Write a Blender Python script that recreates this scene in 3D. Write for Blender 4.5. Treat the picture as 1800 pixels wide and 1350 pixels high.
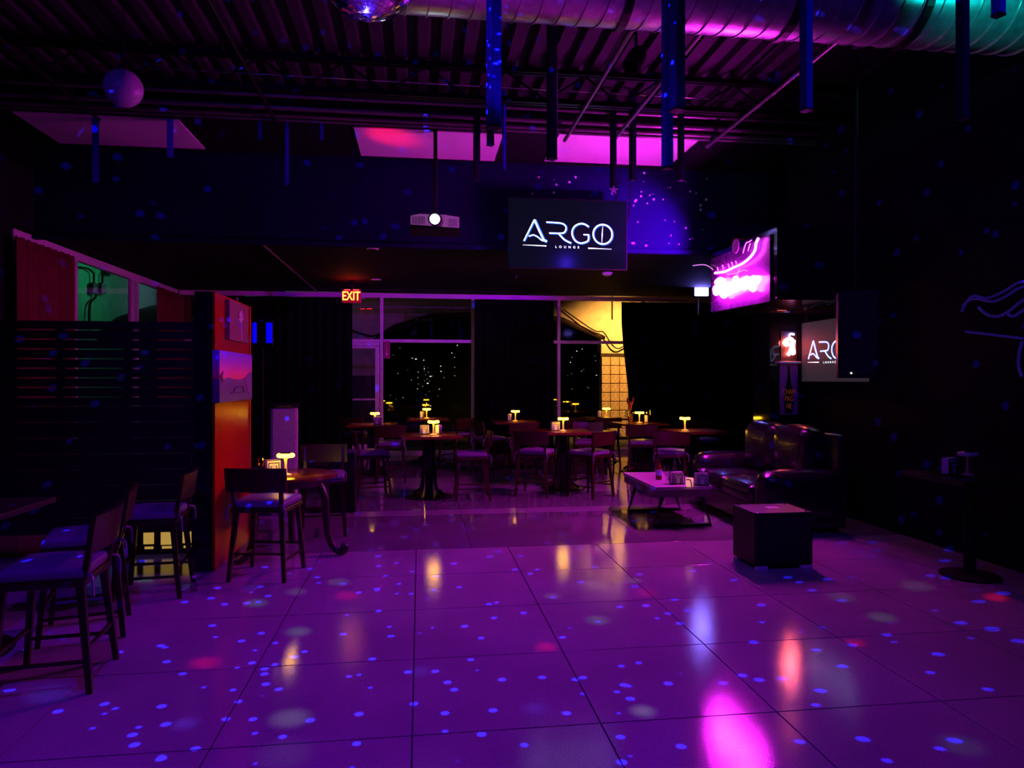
import bpy, bmesh, math, random
from mathutils import Vector, Matrix, Euler
random.seed(7)
PI = math.pi
S = bpy.context.scene
C = S.collection
for o in list(bpy.data.objects): bpy.data.objects.remove(o)

# ------------------------------------------------------------------ camera
F, CX, HY, H = 1230.0, 900.0, 668.0, 1.6
YAW = math.atan2(162, F)
SN, CS = math.sin(YAW), math.cos(YAW)
cam = bpy.data.cameras.new('camera'); camo = bpy.data.objects.new('camera', cam); C.objects.link(camo)
cam.sensor_width = 36; cam.sensor_fit = 'HORIZONTAL'; cam.lens = 36 * F / 1800
cam.shift_y = -(HY - 675) / 1800 * -1
camo.location = (0, 0, H); camo.rotation_euler = (PI / 2, 0, -YAW); cam.clip_end = 200
S.camera = camo
# ------------------------------------------------------------------ world, exposure
w = bpy.data.worlds.new('night'); S.world = w; w.use_nodes = True
w.node_tree.nodes['Background'].inputs[0].default_value = (0.02, 0.02, 0.06, 1)
w.node_tree.nodes['Background'].inputs[1].default_value = 0.0
S.view_settings.view_transform = 'Standard'; S.view_settings.look = 'None'
S.view_settings.exposure = 0; S.view_settings.gamma = 1; S.view_settings.use_curve_mapping = False

# ------------------------------------------------------------------ pixel -> place
def ray(px, py):
    xc = (px - CX) / F
    return Vector((xc * CS + SN, CS - xc * SN, (HY - py) / F))
def at_z(px, py, z=0.0):
    d = ray(px, py); return Vector((0, 0, H)) + d * ((z - H) / d.z)
def at_Y(px, py, Y):
    d = ray(px, py); return Vector((0, 0, H)) + d * (Y / d.y)
def at_X(px, py, X):
    d = ray(px, py); return Vector((0, 0, H)) + d * (X / d.x)
def at_d(px, py, zc):
    return Vector((0, 0, H)) + ray(px, py) * zc

# ------------------------------------------------------------------ room lights (stage lamps added as fill, effect spots)
def lamp(name, kind, loc, color, power, target=None, size=60, blend=0.5, radius=0.05, label=None):
    l = bpy.data.lights.new(name, kind); l.color = color; l.energy = power
    if kind != 'AREA': l.shadow_soft_size = radius
    if kind == 'SPOT': l.spot_size = math.radians(size); l.spot_blend = blend
    if kind == 'AREA': l.size = radius
    o = bpy.data.objects.new(name, l); C.objects.link(o); o.location = loc
    if target is not None:
        o.rotation_euler = (Vector(target) - Vector(loc)).to_track_quat('-Z', 'Y').to_euler()
    return o
MOON = Vector((0.75, 1.6, 4.55))        # ceiling effect lamp throwing soft colour spots
BALL = Vector((-0.24, 3.26, 3.515))     # big mirror ball
LIT = dict(VIOLET=(0.36, 0.0, 1.0), BLUE=(0.06, 0.02, 1.0), MAG=(1.0, 0.0, 0.85))
ADDED_PARS = [  # added fill lamps: location, target, colour, power, cone
    (Vector((1.9, 6.2, 4.45)), Vector((-0.9, 4.2, 0)), LIT['VIOLET'], 200, 92),
    (Vector((-2.6, 1.2, 4.5)), Vector((-0.6, 6.5, 3.6)), LIT['BLUE'], 85, 70),
    (Vector((3.6, 1.6, 4.5)), Vector((3.2, 7.2, 2.2)), LIT['BLUE'], 110, 70),
    (Vector((3.92, 8.4, 3.34)), Vector((3.12, 9.6, 3.66)), (0.30, 0.0, 1.0), 820, 60),
    (Vector((-0.9, 2.2, 4.6)), Vector((-0.5, 4.0, 0)), (0.12, 0.0, 1.0), 260, 110),
    (Vector((-2.2, 0.6, 4.5)), at_d(765, 391, 8.3), (1.0, 0.25, 0.9), 420, 9),
    (Vector((4.3, 3.6, 4.1)), Vector((4.3, 5.0, 4.95)), (0.0, 0.85, 0.8), 90, 80),
]
for i, (l, t, c, p, s) in enumerate(ADDED_PARS):
    lamp('added_stage_light', 'SPOT', l, c, p, t, s, 0.8, 0.06)

# mirror ball dots: one small lamp whose beam is broken into many little blue rays
dl = bpy.data.lights.new('mirror_dots', 'POINT'); dl.energy = 2300; dl.color = (0.015, 0.015, 1.0); dl.shadow_soft_size = 0.004
dl.use_nodes = True
nt = dl.node_tree; em = nt.nodes['Emission']
tc = nt.nodes.new('ShaderNodeTexCoord'); vo = nt.nodes.new('ShaderNodeTexVoronoi'); mr = nt.nodes.new('ShaderNodeMapRange')
vo.inputs['Scale'].default_value = 25
mr.inputs['From Min'].default_value = 0.185; mr.inputs['From Max'].default_value = 0.14
nt.links.new(tc.outputs['Normal'], vo.inputs['Vector']); nt.links.new(vo.outputs['Distance'], mr.inputs['Value'])
nt.links.new(mr.outputs[0], em.inputs['Strength'])
dlo = bpy.data.objects.new('mirror_dots', dl); C.objects.link(dlo); dlo.location = BALL - Vector((0, 0, 0.29))

RED, WHT, GRN, BLU = (1, 0.0, 0.06), (0.75, 0.8, 0.95), (0.45, 1.0, 0.6), (0.05, 0.05, 1.0)
SPOTS = [(360,1165,RED,60,1.0),(610,1047,RED,48,.8),(960,1137,RED,46,1.0),(1135,1042,RED,46,.7),(1505,1130,RED,38,.9),(1750,1050,RED,44,1.3),
         (755,985,RED,20,.5),(450,1060,GRN,46,.6),(595,1023,WHT,44,.6),(525,1110,GRN,48,.7),(520,1040,WHT,40,.5),(510,1262,WHT,80,.8),(1130,1250,WHT,50,1.0),
         (1050,1090,GRN,50,.6),(1045,1028,WHT,56,.5),(1110,1020,WHT,44,.5),(970,1048,WHT,36,.5),(1480,1050,WHT,56,.35),(1550,1085,GRN,56,.4),(1610,1030,WHT,64,.35),
         (1690,1310,GRN,90,.15),(500,1325,WHT,120,.12),(85,1220,BLU,90,.5),(325,1272,BLU,50,.7),(735,1180,BLU,50,.4),(940,1245,BLU,50,.4),(440,1034,BLU,44,.4)]
for px, py, c, wpx, st in SPOTS:
    t = at_z(px, py, 0); d = (t - MOON).length; zc = F * H / (py - HY)
    ang = max(1.05, math.degrees(2 * math.atan(0.5 * wpx * 1.0 * zc / F / d)))
    lamp('effect_spot', 'SPOT', MOON, c, (250 if c in (WHT, GRN) else 800) * st * (d * d / 24), t, ang, 1.0, 0.03)
REDUP = Vector((-1.78, 7.1, 2.42)); lamp('added_red_light', 'SPOT', REDUP, (1, 0.0, 0.02), 420, at_z(690, 240, 4.585), 13, .9, .02)  # unseen red lamp put in to make the red patch on the panel

# ------------------------------------------------------------------ materials (all procedural)
MATS = {}
def mat(name, col, rough=0.5, metal=0.0, emis=None, strength=0.0, var=0.12, scale=30, bump=0.0, spec=0.5, trans=0.0, coat=0.0):
    if name in MATS: return MATS[name]
    m = bpy.data.materials.new(name); m.use_nodes = True; MATS[name] = m
    n = m.node_tree; b = n.nodes['Principled BSDF']
    b.inputs['Roughness'].default_value = rough; b.inputs['Metallic'].default_value = metal
    b.inputs['Specular IOR Level'].default_value = spec; b.inputs['Coat Weight'].default_value = coat
    b.inputs['Transmission Weight'].default_value = trans
    t = n.nodes.new('ShaderNodeTexCoord'); z = n.nodes.new('ShaderNodeTexNoise'); z.inputs['Scale'].default_value = scale
    z.inputs['Detail'].default_value = 4
    n.links.new(t.outputs['Object'], z.inputs['Vector'])
    r = n.nodes.new('ShaderNodeValToRGB'); r.color_ramp.elements[0].position = 0.3; r.color_ramp.elements[1].position = 0.7
    r.color_ramp.elements[0].color = (*[c * (1 - var) for c in col], 1); r.color_ramp.elements[1].color = (*[min(1, c * (1 + var)) for c in col], 1)
    n.links.new(z.outputs['Fac'], r.inputs['Fac']); n.links.new(r.outputs['Color'], b.inputs['Base Color'])
    if emis: b.inputs['Emission Color'].default_value = (*emis, 1); b.inputs['Emission Strength'].default_value = strength
    if bump:
        u = n.nodes.new('ShaderNodeBump'); u.inputs['Strength'].default_value = bump; u.inputs['Distance'].default_value = 0.01
        n.links.new(z.outputs['Fac'], u.inputs['Height']); n.links.new(u.outputs['Normal'], b.inputs['Normal'])
    return m
def wood(name, c1, c2, rough=0.3, scale=6):
    m = bpy.data.materials.new(name); m.use_nodes = True; n = m.node_tree; b = n.nodes['Principled BSDF']; MATS[name] = m
    t = n.nodes.new('ShaderNodeTexCoord'); mp = n.nodes.new('ShaderNodeMapping'); mp.inputs['Scale'].default_value = (1, 8, 8)
    z = n.nodes.new('ShaderNodeTexNoise'); z.inputs['Scale'].default_value = scale; z.inputs['Detail'].default_value = 6; z.inputs['Distortion'].default_value = 1.2
    r = n.nodes.new('ShaderNodeValToRGB'); r.color_ramp.elements[0].color = (*c1, 1); r.color_ramp.elements[1].color = (*c2, 1)
    n.links.new(t.outputs['Object'], mp.inputs[0]); n.links.new(mp.outputs[0], z.inputs['Vector']); n.links.new(z.outputs['Fac'], r.inputs['Fac'])
    n.links.new(r.outputs['Color'], b.inputs['Base Color']); b.inputs['Roughness'].default_value = rough
    return m
def glow(name, col, strength):
    return mat(name, tuple(min(1, c) for c in col), 0.5, 0, col, strength, var=0.02)
def glass(name, tint=(1, 1, 1), gloss=0.09, rough=0.0):
    m = bpy.data.materials.new(name); m.use_nodes = True; n = m.node_tree; n.nodes.remove(n.nodes['Principled BSDF']); MATS[name] = m
    out = n.nodes['Material Output']; a = n.nodes.new('ShaderNodeBsdfTransparent'); a.inputs[0].default_value = (*tint, 1)
    g = n.nodes.new('ShaderNodeBsdfGlossy'); g.inputs['Roughness'].default_value = rough
    lw = n.nodes.new('ShaderNodeFresnel'); 
    ge = n.nodes.new('ShaderNodeNewGeometry'); io = n.nodes.new('ShaderNodeMapRange'); io.inputs['To Min'].default_value = 1.5; io.inputs['To Max'].default_value = 1 / 1.5
    n.links.new(ge.outputs['Backfacing'], io.inputs['Value']); n.links.new(io.outputs[0], lw.inputs['IOR'])
    ad = n.nodes.new('ShaderNodeMath'); ad.operation = 'ADD'; ad.inputs[1].default_value = gloss - 0.04; ad.use_clamp = True
    mx = n.nodes.new('ShaderNodeMixShader')
    n.links.new(lw.outputs[0], ad.inputs[0]); n.links.new(ad.outputs[0], mx.inputs[0]); n.links.new(a.outputs[0], mx.inputs[1]); n.links.new(g.outputs[0], mx.inputs[2])
    n.links.new(mx.outputs[0], out.inputs[0])
    return m
def floor_mat(name, base, rough, speck):
    m = bpy.data.materials.new(name); m.use_nodes = True; n = m.node_tree; b = n.nodes['Principled BSDF']; MATS[name] = m
    g = n.nodes.new('ShaderNodeNewGeometry')
    def noise(sc, det=3):
        z = n.nodes.new('ShaderNodeTexNoise'); z.inputs['Scale'].default_value = sc; z.inputs['Detail'].default_value = det
        n.links.new(g.outputs['Position'], z.inputs['Vector']); return z
    a = noise(1.3, 5); f = noise(160, 2); q = noise(45, 3)
    r = n.nodes.new('ShaderNodeValToRGB'); r.color_ramp.elements[0].position = .3; r.color_ramp.elements[1].position = .75
    r.color_ramp.elements[0].color = (*[c * .85 for c in base], 1); r.color_ramp.elements[1].color = (*[c * 1.12 for c in base], 1)
    n.links.new(a.outputs['Fac'], r.inputs['Fac'])
    r2 = n.nodes.new('ShaderNodeValToRGB'); r2.color_ramp.elements[0].position = .36; r2.color_ramp.elements[1].position = .46
    r2.color_ramp.elements[0].color = (1 - speck, 1 - speck, 1 - speck, 1); r2.color_ramp.elements[1].color = (1, 1, 1, 1)
    n.links.new(f.outputs['Fac'], r2.inputs['Fac'])
    mx = n.nodes.new('ShaderNodeMix'); mx.data_type = 'RGBA'; mx.blend_type = 'MULTIPLY'; mx.inputs[0].default_value = 1
    n.links.new(r.outputs['Color'], mx.inputs[6]); n.links.new(r2.outputs['Color'], mx.inputs[7]); n.links.new(mx.outputs[2], b.inputs['Base Color'])
    rr = n.nodes.new('ShaderNodeMapRange'); rr.inputs['To Min'].default_value = rough * .75; rr.inputs['To Max'].default_value = rough * 1.3
    n.links.new(q.outputs['Fac'], rr.inputs['Value']); n.links.new(rr.outputs[0], b.inputs['Roughness'])
    u = n.nodes.new('ShaderNodeBump'); u.inputs['Strength'].default_value = 0.10 * speck / .4; u.inputs['Distance'].default_value = 0.002
    n.links.new(f.outputs['Fac'], u.inputs['Height']); n.links.new(u.outputs['Normal'], b.inputs['Normal'])
    return m

M_TILE = floor_mat('honed_tile', (0.42, 0.41, 0.42), 0.085, 0.45)
M_SLAB = floor_mat('polished_slab', (0.19, 0.185, 0.2), 0.07, 0.12)
M_STRIP = floor_mat('pale_strip', (0.34, 0.33, 0.34), 0.12, 0.12)
M_GROUT = mat('grout', (0.03, 0.03, 0.035), 0.9)
M_BLACK = mat('black_paint', (0.006, 0.006, 0.009), 0.8, spec=.15)
M_BULK = mat('bulkhead_paint', (0.006, 0.004, 0.045), 0.85, spec=.1)
M_NIGHT = mat('navy_wall', (0.006, 0.006, 0.016), 0.8, spec=.1)
M_WHITE = mat('white_panel', (0.8, 0.8, 0.8), 0.8, var=0.02)
M_ALU = mat('pale_aluminium', (0.85, 0.76, 0.82), 0.4, 0.1)
M_CURT = mat('black_velvet', (0.004, 0.004, 0.005), 0.95, spec=0.1)
M_REDC = mat('maroon_drape', (0.17, 0.02, 0.022), 0.9, scale=12)
M_WOOD = wood('chair_wood', (0.02, 0.005, 0.003), (0.06, 0.017, 0.008), 0.32)
M_TOP = wood('table_wood', (0.10, 0.025, 0.008), (0.22, 0.07, 0.02), 0.2)
M_DARKW = wood('dark_wood', (0.02, 0.012, 0.01), (0.05, 0.03, 0.022), 0.35)
M_PAD = mat('satin_pad', (0.20, 0.14, 0.26), 0.40, bump=0.4, scale=9)
M_LEATH = mat('black_leather', (0.012, 0.011, 0.014), 0.27, bump=0.25, scale=7, coat=0.2)
M_IRON = mat('black_iron', (0.012, 0.012, 0.013), 0.4, 0.6)
M_STEEL = mat('galvanised', (0.62, 0.62, 0.64), 0.3, 0.9, var=0.25, scale=14, bump=0.1)
M_CHROME = mat('chrome', (0.8, 0.8, 0.82), 0.12, 1.0)
M_TUBE_LIT = mat('baton_lit', (0.05, 0.08, 0.65), 0.42)  # baton colour brightened to paint in the blue light on it
M_TUBE_DIM = mat('baton_dim', (0.014, 0.016, 0.42), 0.5, spec=.2)  # same baton darkened in colour where less light falls
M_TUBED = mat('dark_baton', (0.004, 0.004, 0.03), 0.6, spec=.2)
M_PIPE = mat('painted_pipe', (0.16, 0.14, 0.16), 0.3, 0.5)
M_DECK = mat('steel_deck', (0.03, 0.022, 0.034), 0.6, spec=.12)
M_REDW = mat('red_lacquer', (0.42, 0.010, 0.002), 0.2, var=0.06, scale=4)
M_NAPK = mat('paper_napkin', (0.75, 0.72, 0.75), 0.85)
M_GOLD = mat('pale_brass', (0.9, 0.7, 0.35), 0.35, 0.1)
M_PANE = glass('window_pane', (0.85, 0.85, 0.85), 0.06)
M_GLASS = glass('clear_glass', (0.9, 0.9, 0.92), 0.10)
M_AMBER = mat('amber_glass', (0.22, 0.07, 0.015), 0.08, trans=0.3)
M_PLAST = mat('black_plastic', (0.010, 0.010, 0.012), 0.45, spec=.25)
M_GLOSSB = mat('black_gloss', (0.008, 0.008, 0.012), 0.08)
M_STUC = mat('stucco', (0.62, 0.55, 0.42), 0.95, var=0.14, scale=5, bump=0.4)
M_BLOCK = mat('split_block', (0.50, 0.38, 0.27), 0.95, var=0.35, scale=22, bump=1.0)
M_WARM = glow('lamp_glow', (1.0, 0.45, 0.018), 26)
M_NEONW = glow('neon_magenta', (1.0, 0.020, 0.92), 215)
M_NEONP = glow('neon_pink_thin', (1.0, 0.05, 0.95), 8)

# ------------------------------------------------------------------ mesh helpers
def tag(o, label=None, cat=None, group=None, kind=None):
    if label: o['label'] = label
    if cat: o['category'] = cat
    if group: o['group'] = group
    if kind: o['kind'] = kind
    return o
def link(name, me, m, parent=None, loc=None):
    o = bpy.data.objects.new(name, me); C.objects.link(o)
    if m: me.materials.clear(); me.materials.append(m)
    if parent: o.parent = parent
    if loc is not None: o.location = loc
    return o
def obj(name, bm, m, parent=None, loc=None, smooth=False):
    me = bpy.data.meshes.new(name); bmesh.ops.recalc_face_normals(bm, faces=bm.faces); bm.to_mesh(me); bm.free()
    if smooth:
        for p in me.polygons: p.use_smooth = True
        try: me.set_sharp_from_angle(angle=math.radians(40))
        except Exception: pass
    return link(name, me, m, parent, loc)
def root(name, loc, rz=0, label=None, cat=None, group=None, kind=None):
    o = bpy.data.objects.new(name, None); C.objects.link(o); o.location = loc; o.rotation_euler = (0, 0, rz); o.empty_display_size = .1
    return tag(o, label, cat, group, kind)
def box(bm, c, s, rot=None, bev=0.0):
    r = bmesh.ops.create_cube(bm, size=1); vs = r['verts']
    bmesh.ops.scale(bm, vec=s, verts=vs)
    if bev:
        es = list({e for v in vs for e in v.link_edges})
        g = bmesh.ops.bevel(bm, geom=es, offset=bev, segments=2, affect='EDGES', profile=.5)
        vs = list({v for f in g['faces'] for v in f.verts} | {v for v in vs if v.is_valid})
    if rot is not None: bmesh.ops.rotate(bm, cent=(0, 0, 0), matrix=rot, verts=vs)
    bmesh.ops.translate(bm, vec=c, verts=vs)
    return bm
def bx(c, s, rot=None, bev=0.0): return box(bmesh.new(), c, s, rot, bev)
def b2(lo, hi, bev=0.0):
    lo, hi = Vector(lo), Vector(hi); return bx((lo + hi) / 2, hi - lo, None, bev)
def tube(pts, r, seg=8, bm=None, closed=False, flat=None):
    bm = bm or bmesh.new(); pts = [Vector(p) for p in pts]; n = len(pts); rings = []
    up0 = None
    for i, p in enumerate(pts):
        if closed: d = pts[(i + 1) % n] - pts[i - 1]
        else: d = pts[min(i + 1, n - 1)] - pts[max(i - 1, 0)]
        d.normalize()
        if up0 is None:
            up0 = Vector((0, 0, 1)) if abs(d.z) < .9 else Vector((1, 0, 0))
        a = d.cross(up0)
        if a.length < 1e-5: a = d.orthogonal()
        a.normalize(); b = a.cross(d).normalized(); up0 = b
        rr = r[i] if isinstance(r, (list, tuple)) else r
        rings.append([bm.verts.new(p + (a * math.cos(t) + b * math.sin(t)) * rr) for t in [2 * PI * (k + (.5 if seg == 4 else 0)) / seg for k in range(seg)]])
    m = n if closed else n - 1
    for i in range(m):
        A, B = rings[i], rings[(i + 1) % n]
        for k in range(seg): bm.faces.new((A[k], A[(k + 1) % seg], B[(k + 1) % seg], B[k]))
    if not closed: bm.faces.new(rings[0][::-1]); bm.faces.new(rings[-1])
    return bm
def lathe(prof, seg=24, bm=None, c=(0, 0, 0)):
    bm = bm or bmesh.new(); c = Vector(c); rings = []
    for r, z in prof:
        if r < 1e-6: rings.append([bm.verts.new(c + Vector((0, 0, z)))])
        else: rings.append([bm.verts.new(c + Vector((r * math.cos(2 * PI * k / seg), r * math.sin(2 * PI * k / seg), z))) for k in range(seg)])
    for A, B in zip(rings[:-1], rings[1:]):
        for k in range(seg):
            k2 = (k + 1) % seg
            if len(A) == 1 and len(B) == 1: continue
            if len(A) == 1: bm.faces.new((A[0], B[k2], B[k]))
            elif len(B) == 1: bm.faces.new((A[k], A[k2], B[0]))
            else: bm.faces.new((A[k], A[k2], B[k2], B[k]))
    return bm
def plate(pts, nrm, th, bm=None):
    """polygon (3-D points) given a thickness along nrm"""
    bm = bm or bmesh.new(); nrm = Vector(nrm) * th
    a = [bm.verts.new(Vector(p)) for p in pts]; b = [bm.verts.new(Vector(p) + nrm) for p in pts]; n = len(a)
    bm.faces.new(a); bm.faces.new(b[::-1])
    for i in range(n): bm.faces.new((a[i], b[i], b[(i + 1) % n], a[(i + 1) % n]))
    return bm
def ribbon(pts, wd, bm=None, th=0.003, y=0.0):
    """flat strokes in local XZ, facing -Y"""
    bm = bm or bmesh.new(); P = [Vector((p[0], p[1])) for p in pts]; n = len(P); L = []
    for i in range(n):
        d = (P[min(i + 1, n - 1)] - P[max(i - 1, 0)]).normalized(); q = Vector((-d.y, d.x))
        ww = (wd[i] if isinstance(wd, (list, tuple)) else wd) / 2
        L.append((P[i] + q * ww, P[i] - q * ww))
    for i in range(n - 1):
        quad = [L[i][0], L[i + 1][0], L[i + 1][1], L[i][1]]
        plate([(v.x, y, v.y) for v in quad], (0, -1, 0), th, bm)
    return bm
def smoothline(pts, n=6):
    P = [Vector(p) for p in pts]; out = []
    for i in range(len(P) - 1):
        p0, p1, p2, p3 = P[max(i - 1, 0)], P[i], P[i + 1], P[min(i + 2, len(P) - 1)]
        for k in range(n):
            t = k / n
            out.append(0.5 * ((2 * p1) + (p2 - p0) * t + (2 * p0 - 5 * p1 + 4 * p2 - p3) * t * t + (3 * p1 - p0 - 3 * p2 + p3) * t ** 3))
    out.append(P[-1]); return out
def text_bm(s, size, spacing=1.0, th=0.002):
    cu = bpy.data.curves.new('txt', 'FONT'); cu.body = s; cu.size = size; cu.align_x = 'CENTER'; cu.align_y = 'CENTER'
    cu.space_character = spacing; cu.extrude = th; cu.resolution_u = 3
    o = bpy.data.objects.new('txt', cu); C.objects.link(o)
    dg = bpy.context.evaluated_depsgraph_get(); me = bpy.data.meshes.new_from_object(o.evaluated_get(dg))
    bpy.data.objects.remove(o); bm = bmesh.new(); bm.from_mesh(me); bpy.data.meshes.remove(me)
    for v in bm.verts: v.co = Vector((v.co.x, -v.co.z, v.co.y))
    return bm
def struct(name, bm, m, parent=None):
    o = obj(name, bm, m, parent)
    if not parent: o['kind'] = 'structure'
    return o
def copy_tree(o, parent=None):
    c = o.copy(); C.objects.link(c); c.parent = parent
    for ch in o.children: copy_tree(ch, c)
    return c
used = set()
def place(proto, loc, rz, label, cat, group=None, scale=None):
    """first use takes the prototype itself, later ones copies of the whole tree"""
    o = proto if proto.name not in used else copy_tree(proto)
    used.add(proto.name); o.location = loc; o.rotation_euler = (0, 0, rz)
    if scale: o.scale = (scale,) * 3
    return tag(o, label, cat, group)

# ================================================================== SETTING
XL, XR, YB, XD = -4.85, 4.95, 15.0, 7.6
ZLOW, ZDROP, ZDECK = 3.45, 4.6, 4.93
YBULK, YFAS = 9.6, 8.3
fl0 = b2((XL - .2, -1.5, -.12), (XR + .2, YB + .1, -.008)); box(fl0, ((XR + .2 + XD) / 2, 12.0, -.064), (XD - XR - .2, 6.2, .112)); fl = struct('floor', fl0, M_GROUT)
TW = 0.87; X0 = -0.034; Y0 = 3.18
tile_me = bpy.data.meshes.new('tile'); tb = bx((0, 0, -.005), (TW - .007, TW - .007, .01), None, .0015); tb.to_mesh(tile_me); tb.free()
for i in range(-6, 6):
    for j in range(-5, 4):
        cx, cy = X0 + (i + .5) * TW, Y0 + (j + .5) * TW
        if cx - TW / 2 < XL - .3 or cx + TW / 2 > XR + .4: continue
        link('tile', tile_me, M_TILE, fl, (cx, cy, 0))
YT = Y0 + 4 * TW
def slabs(y0, y1, w_, m, off=0.0):
    me = bpy.data.meshes.new('slab'); b = bx((0, 0, -.005), (w_ - .005, y1 - y0 - .005, .01), None, .0012); b.to_mesh(me); b.free()
    x = XL + off
    while x + w_ / 2 < (XR + .2 if y0 < 9 else XD):
        link('slab', me, m, fl, (x + w_ / 2, (y0 + y1) / 2, 0)); x += w_
slabs(YT, 8.35, TW * 2, M_SLAB, .12); slabs(8.35, 8.66, TW * 2, M_STRIP, .12); slabs(8.66, 9.85, TW * 2, M_SLAB, .12)
for k in range(3): slabs(9.85 + k * 1.74, 9.85 + (k + 1) * 1.74 - (.09 if k == 2 else 0), TW * 2, M_TILE if k == 0 else M_SLAB, .12)

# walls
struct('wall_right', b2((XR, -1.5, -.1), (XR + .15, 8.95, 5.1)), M_NIGHT)
struct('wall_right_return', b2((XR + .15, 8.8, -.1), (XD, 8.95, 5.1)), M_BLACK)
struct('wall_right_dining', b2((XD, 8.8, -.1), (XD + .15, YB + .15, 5.1)), M_BLACK)
YA = at_X(22, 408, XL).y
struct('wall_left', b2((XL - .15, -1.5, -.1), (XL, YA, 5.1)), M_BLACK)
bm = b2((XL - .15, YA, 3.47), (XL, YB + .1, 5.1)); box(bm, (XL - .075, (YA + YB + .1) / 2, .1), (.15, YB + .1 - YA, .4)); struct('wall_left_over_windows', bm, M_BLACK)
struct('wall_back', b2((XL - .15, YB, 3.47), (XD + .15, YB + .15, 5.1)), M_BLACK)
struct('wall_bulkhead', b2((XL, YBULK, ZLOW), (XD, YBULK + .15, ZDROP + .35)), M_BULK)
struct('trim_1', b2((XL, YBULK - .09, ZLOW - .07), (XD, YBULK - .002, ZLOW - .01), .006), M_BULK)
struct('ceiling_low', b2((XL, YBULK + .152, ZLOW), (XD, YB, ZLOW + .1)), M_BLACK)
struct('ceiling_drop', b2((XL, YFAS + .1, ZDROP), (XD, YBULK, ZDROP + .08)), M_BLACK)
struct('wall_fascia', b2((XL, YFAS, ZDROP), (XR, YFAS + .1, ZDECK + .1)), M_BLACK)
# corrugated steel deck, ribs along the depth of the room
bm = bmesh.new(); prof = []; x = XL
while x < XR:
    prof += [(x, 0), (x + .10, 0), (x + .125, .07), (x + .205, .07)]; x += .23
a = [bm.verts.new((px_, -1.5, ZDECK + pz)) for px_, pz in prof]; b = [bm.verts.new((px_, YFAS, ZDECK + pz)) for px_, pz in prof]
for i in range(len(a) - 1): bm.faces.new((a[i], a[i + 1], b[i + 1], b[i]))
struct('ceiling', bm, M_DECK)

# storefront at the back
win = root('window_1', (0, YB - .04, 0), kind='structure')
def WY(px, py=600): return at_Y(px, py, YB - .04)
hz0, hz1 = WY(700, 524).z, WY(700, 516).z
xw0 = XL + .02
def loc_box(r, lo, hi, name, m, bev=.004):
    return obj(name, b2(Vector(lo) - r.location, Vector(hi) - r.location, bev), m, r)
Yf0, Yf1 = YB - .08, YB
loc_box(win, (xw0, Yf0, hz0), (XD - .02, Yf1, hz1), 'header', M_ALU)
mull = [380, 442, 520, 671, 831, 982, 1130, 1280]
for px in mull:
    x = WY(px).x
    loc_box(win, (x - .032, Yf0, .1), (x + .032, Yf1, hz0), 'mullion', M_ALU)
tz0, tz1 = WY(760, 602.5).z, WY(760, 597).z
xs = [xw0] + [WY(p).x for p in mull] + [XD - .02]
for i in range(len(xs) - 1):
    loc_box(win, (xs[i] + .033, Yf0 + .01, tz0), (xs[i + 1] - .033, Yf1 - .01, tz1), 'transom', M_ALU)
    loc_box(win, (xs[i] + .033, YB - .045, tz1), (xs[i + 1] - .033, YB - .037, hz0), 'pane', M_PANE, 0)
    if i != 3: loc_box(win, (xs[i] + .033, YB - .045, .18), (xs[i + 1] - .033, YB - .037, tz0), 'pane', M_PANE, 0)
loc_box(win, (xw0, Yf0, 0.001), (xs[3], Yf1, .1), 'sill', M_ALU); loc_box(win, (xs[4], Yf0, .001), (XD - .02, Yf1, .1), 'sill', M_ALU)
# exit door (glass, aluminium stiles)
door = root('door_1', (0, YB - .04, 0), kind='structure')
dx0, dx1 = xs[3] + .04, xs[4] - .045
dzt = WY(640, 608).z
loc_box(door, (dx0, Yf0 + .005, dzt), (dx1, Yf1 - .005, tz0 - .005), 'door_head', M_ALU)
for xa in (dx0, dx1 - .09): loc_box(door, (xa, Yf0 + .015, .01), (xa + .09, Yf1 - .015, dzt - .01), 'stile', M_ALU)
for za, zb in ((.01, .25), (WY(640, 703.5).z, WY(640, 700.5).z), (dzt - .05, dzt - .012)):
    loc_box(door, (dx0 + .091, Yf0 + .015, za), (dx1 - .091, Yf1 - .015, zb), 'rail', M_ALU)
loc_box(door, (dx0 + .091, YB - .045, .25), (dx1 - .091, YB - .037, dzt - .05), 'pane', M_PANE, 0)
# left wall windows
wl = root('window_2', (XL, 12, 0), kind='structure')
def LX(px, py): return at_X(px, py, XL)
ya = YA + .01; lz = hz1
loc_box(wl, (XL - .07, ya, hz0 - .02), (XL + .01, YB - .1, lz), 'header', M_ALU)
mys = [ya + .03, LX(135, 500).y, LX(234, 520).y, LX(243, 520).y, LX(310, 540).y]
for y in mys: loc_box(wl, (XL - .07, y - .035, .3), (XL, y + .035, hz0 - .02), 'mullion', M_ALU)
for y0, y1 in zip(mys[:-1], mys[1:]):
    if y1 - y0 > .3: loc_box(wl, (XL - .04, y0 + .035, .3), (XL - .033, y1 - .035, hz0 - .02), 'pane', M_PANE, 0)

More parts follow.
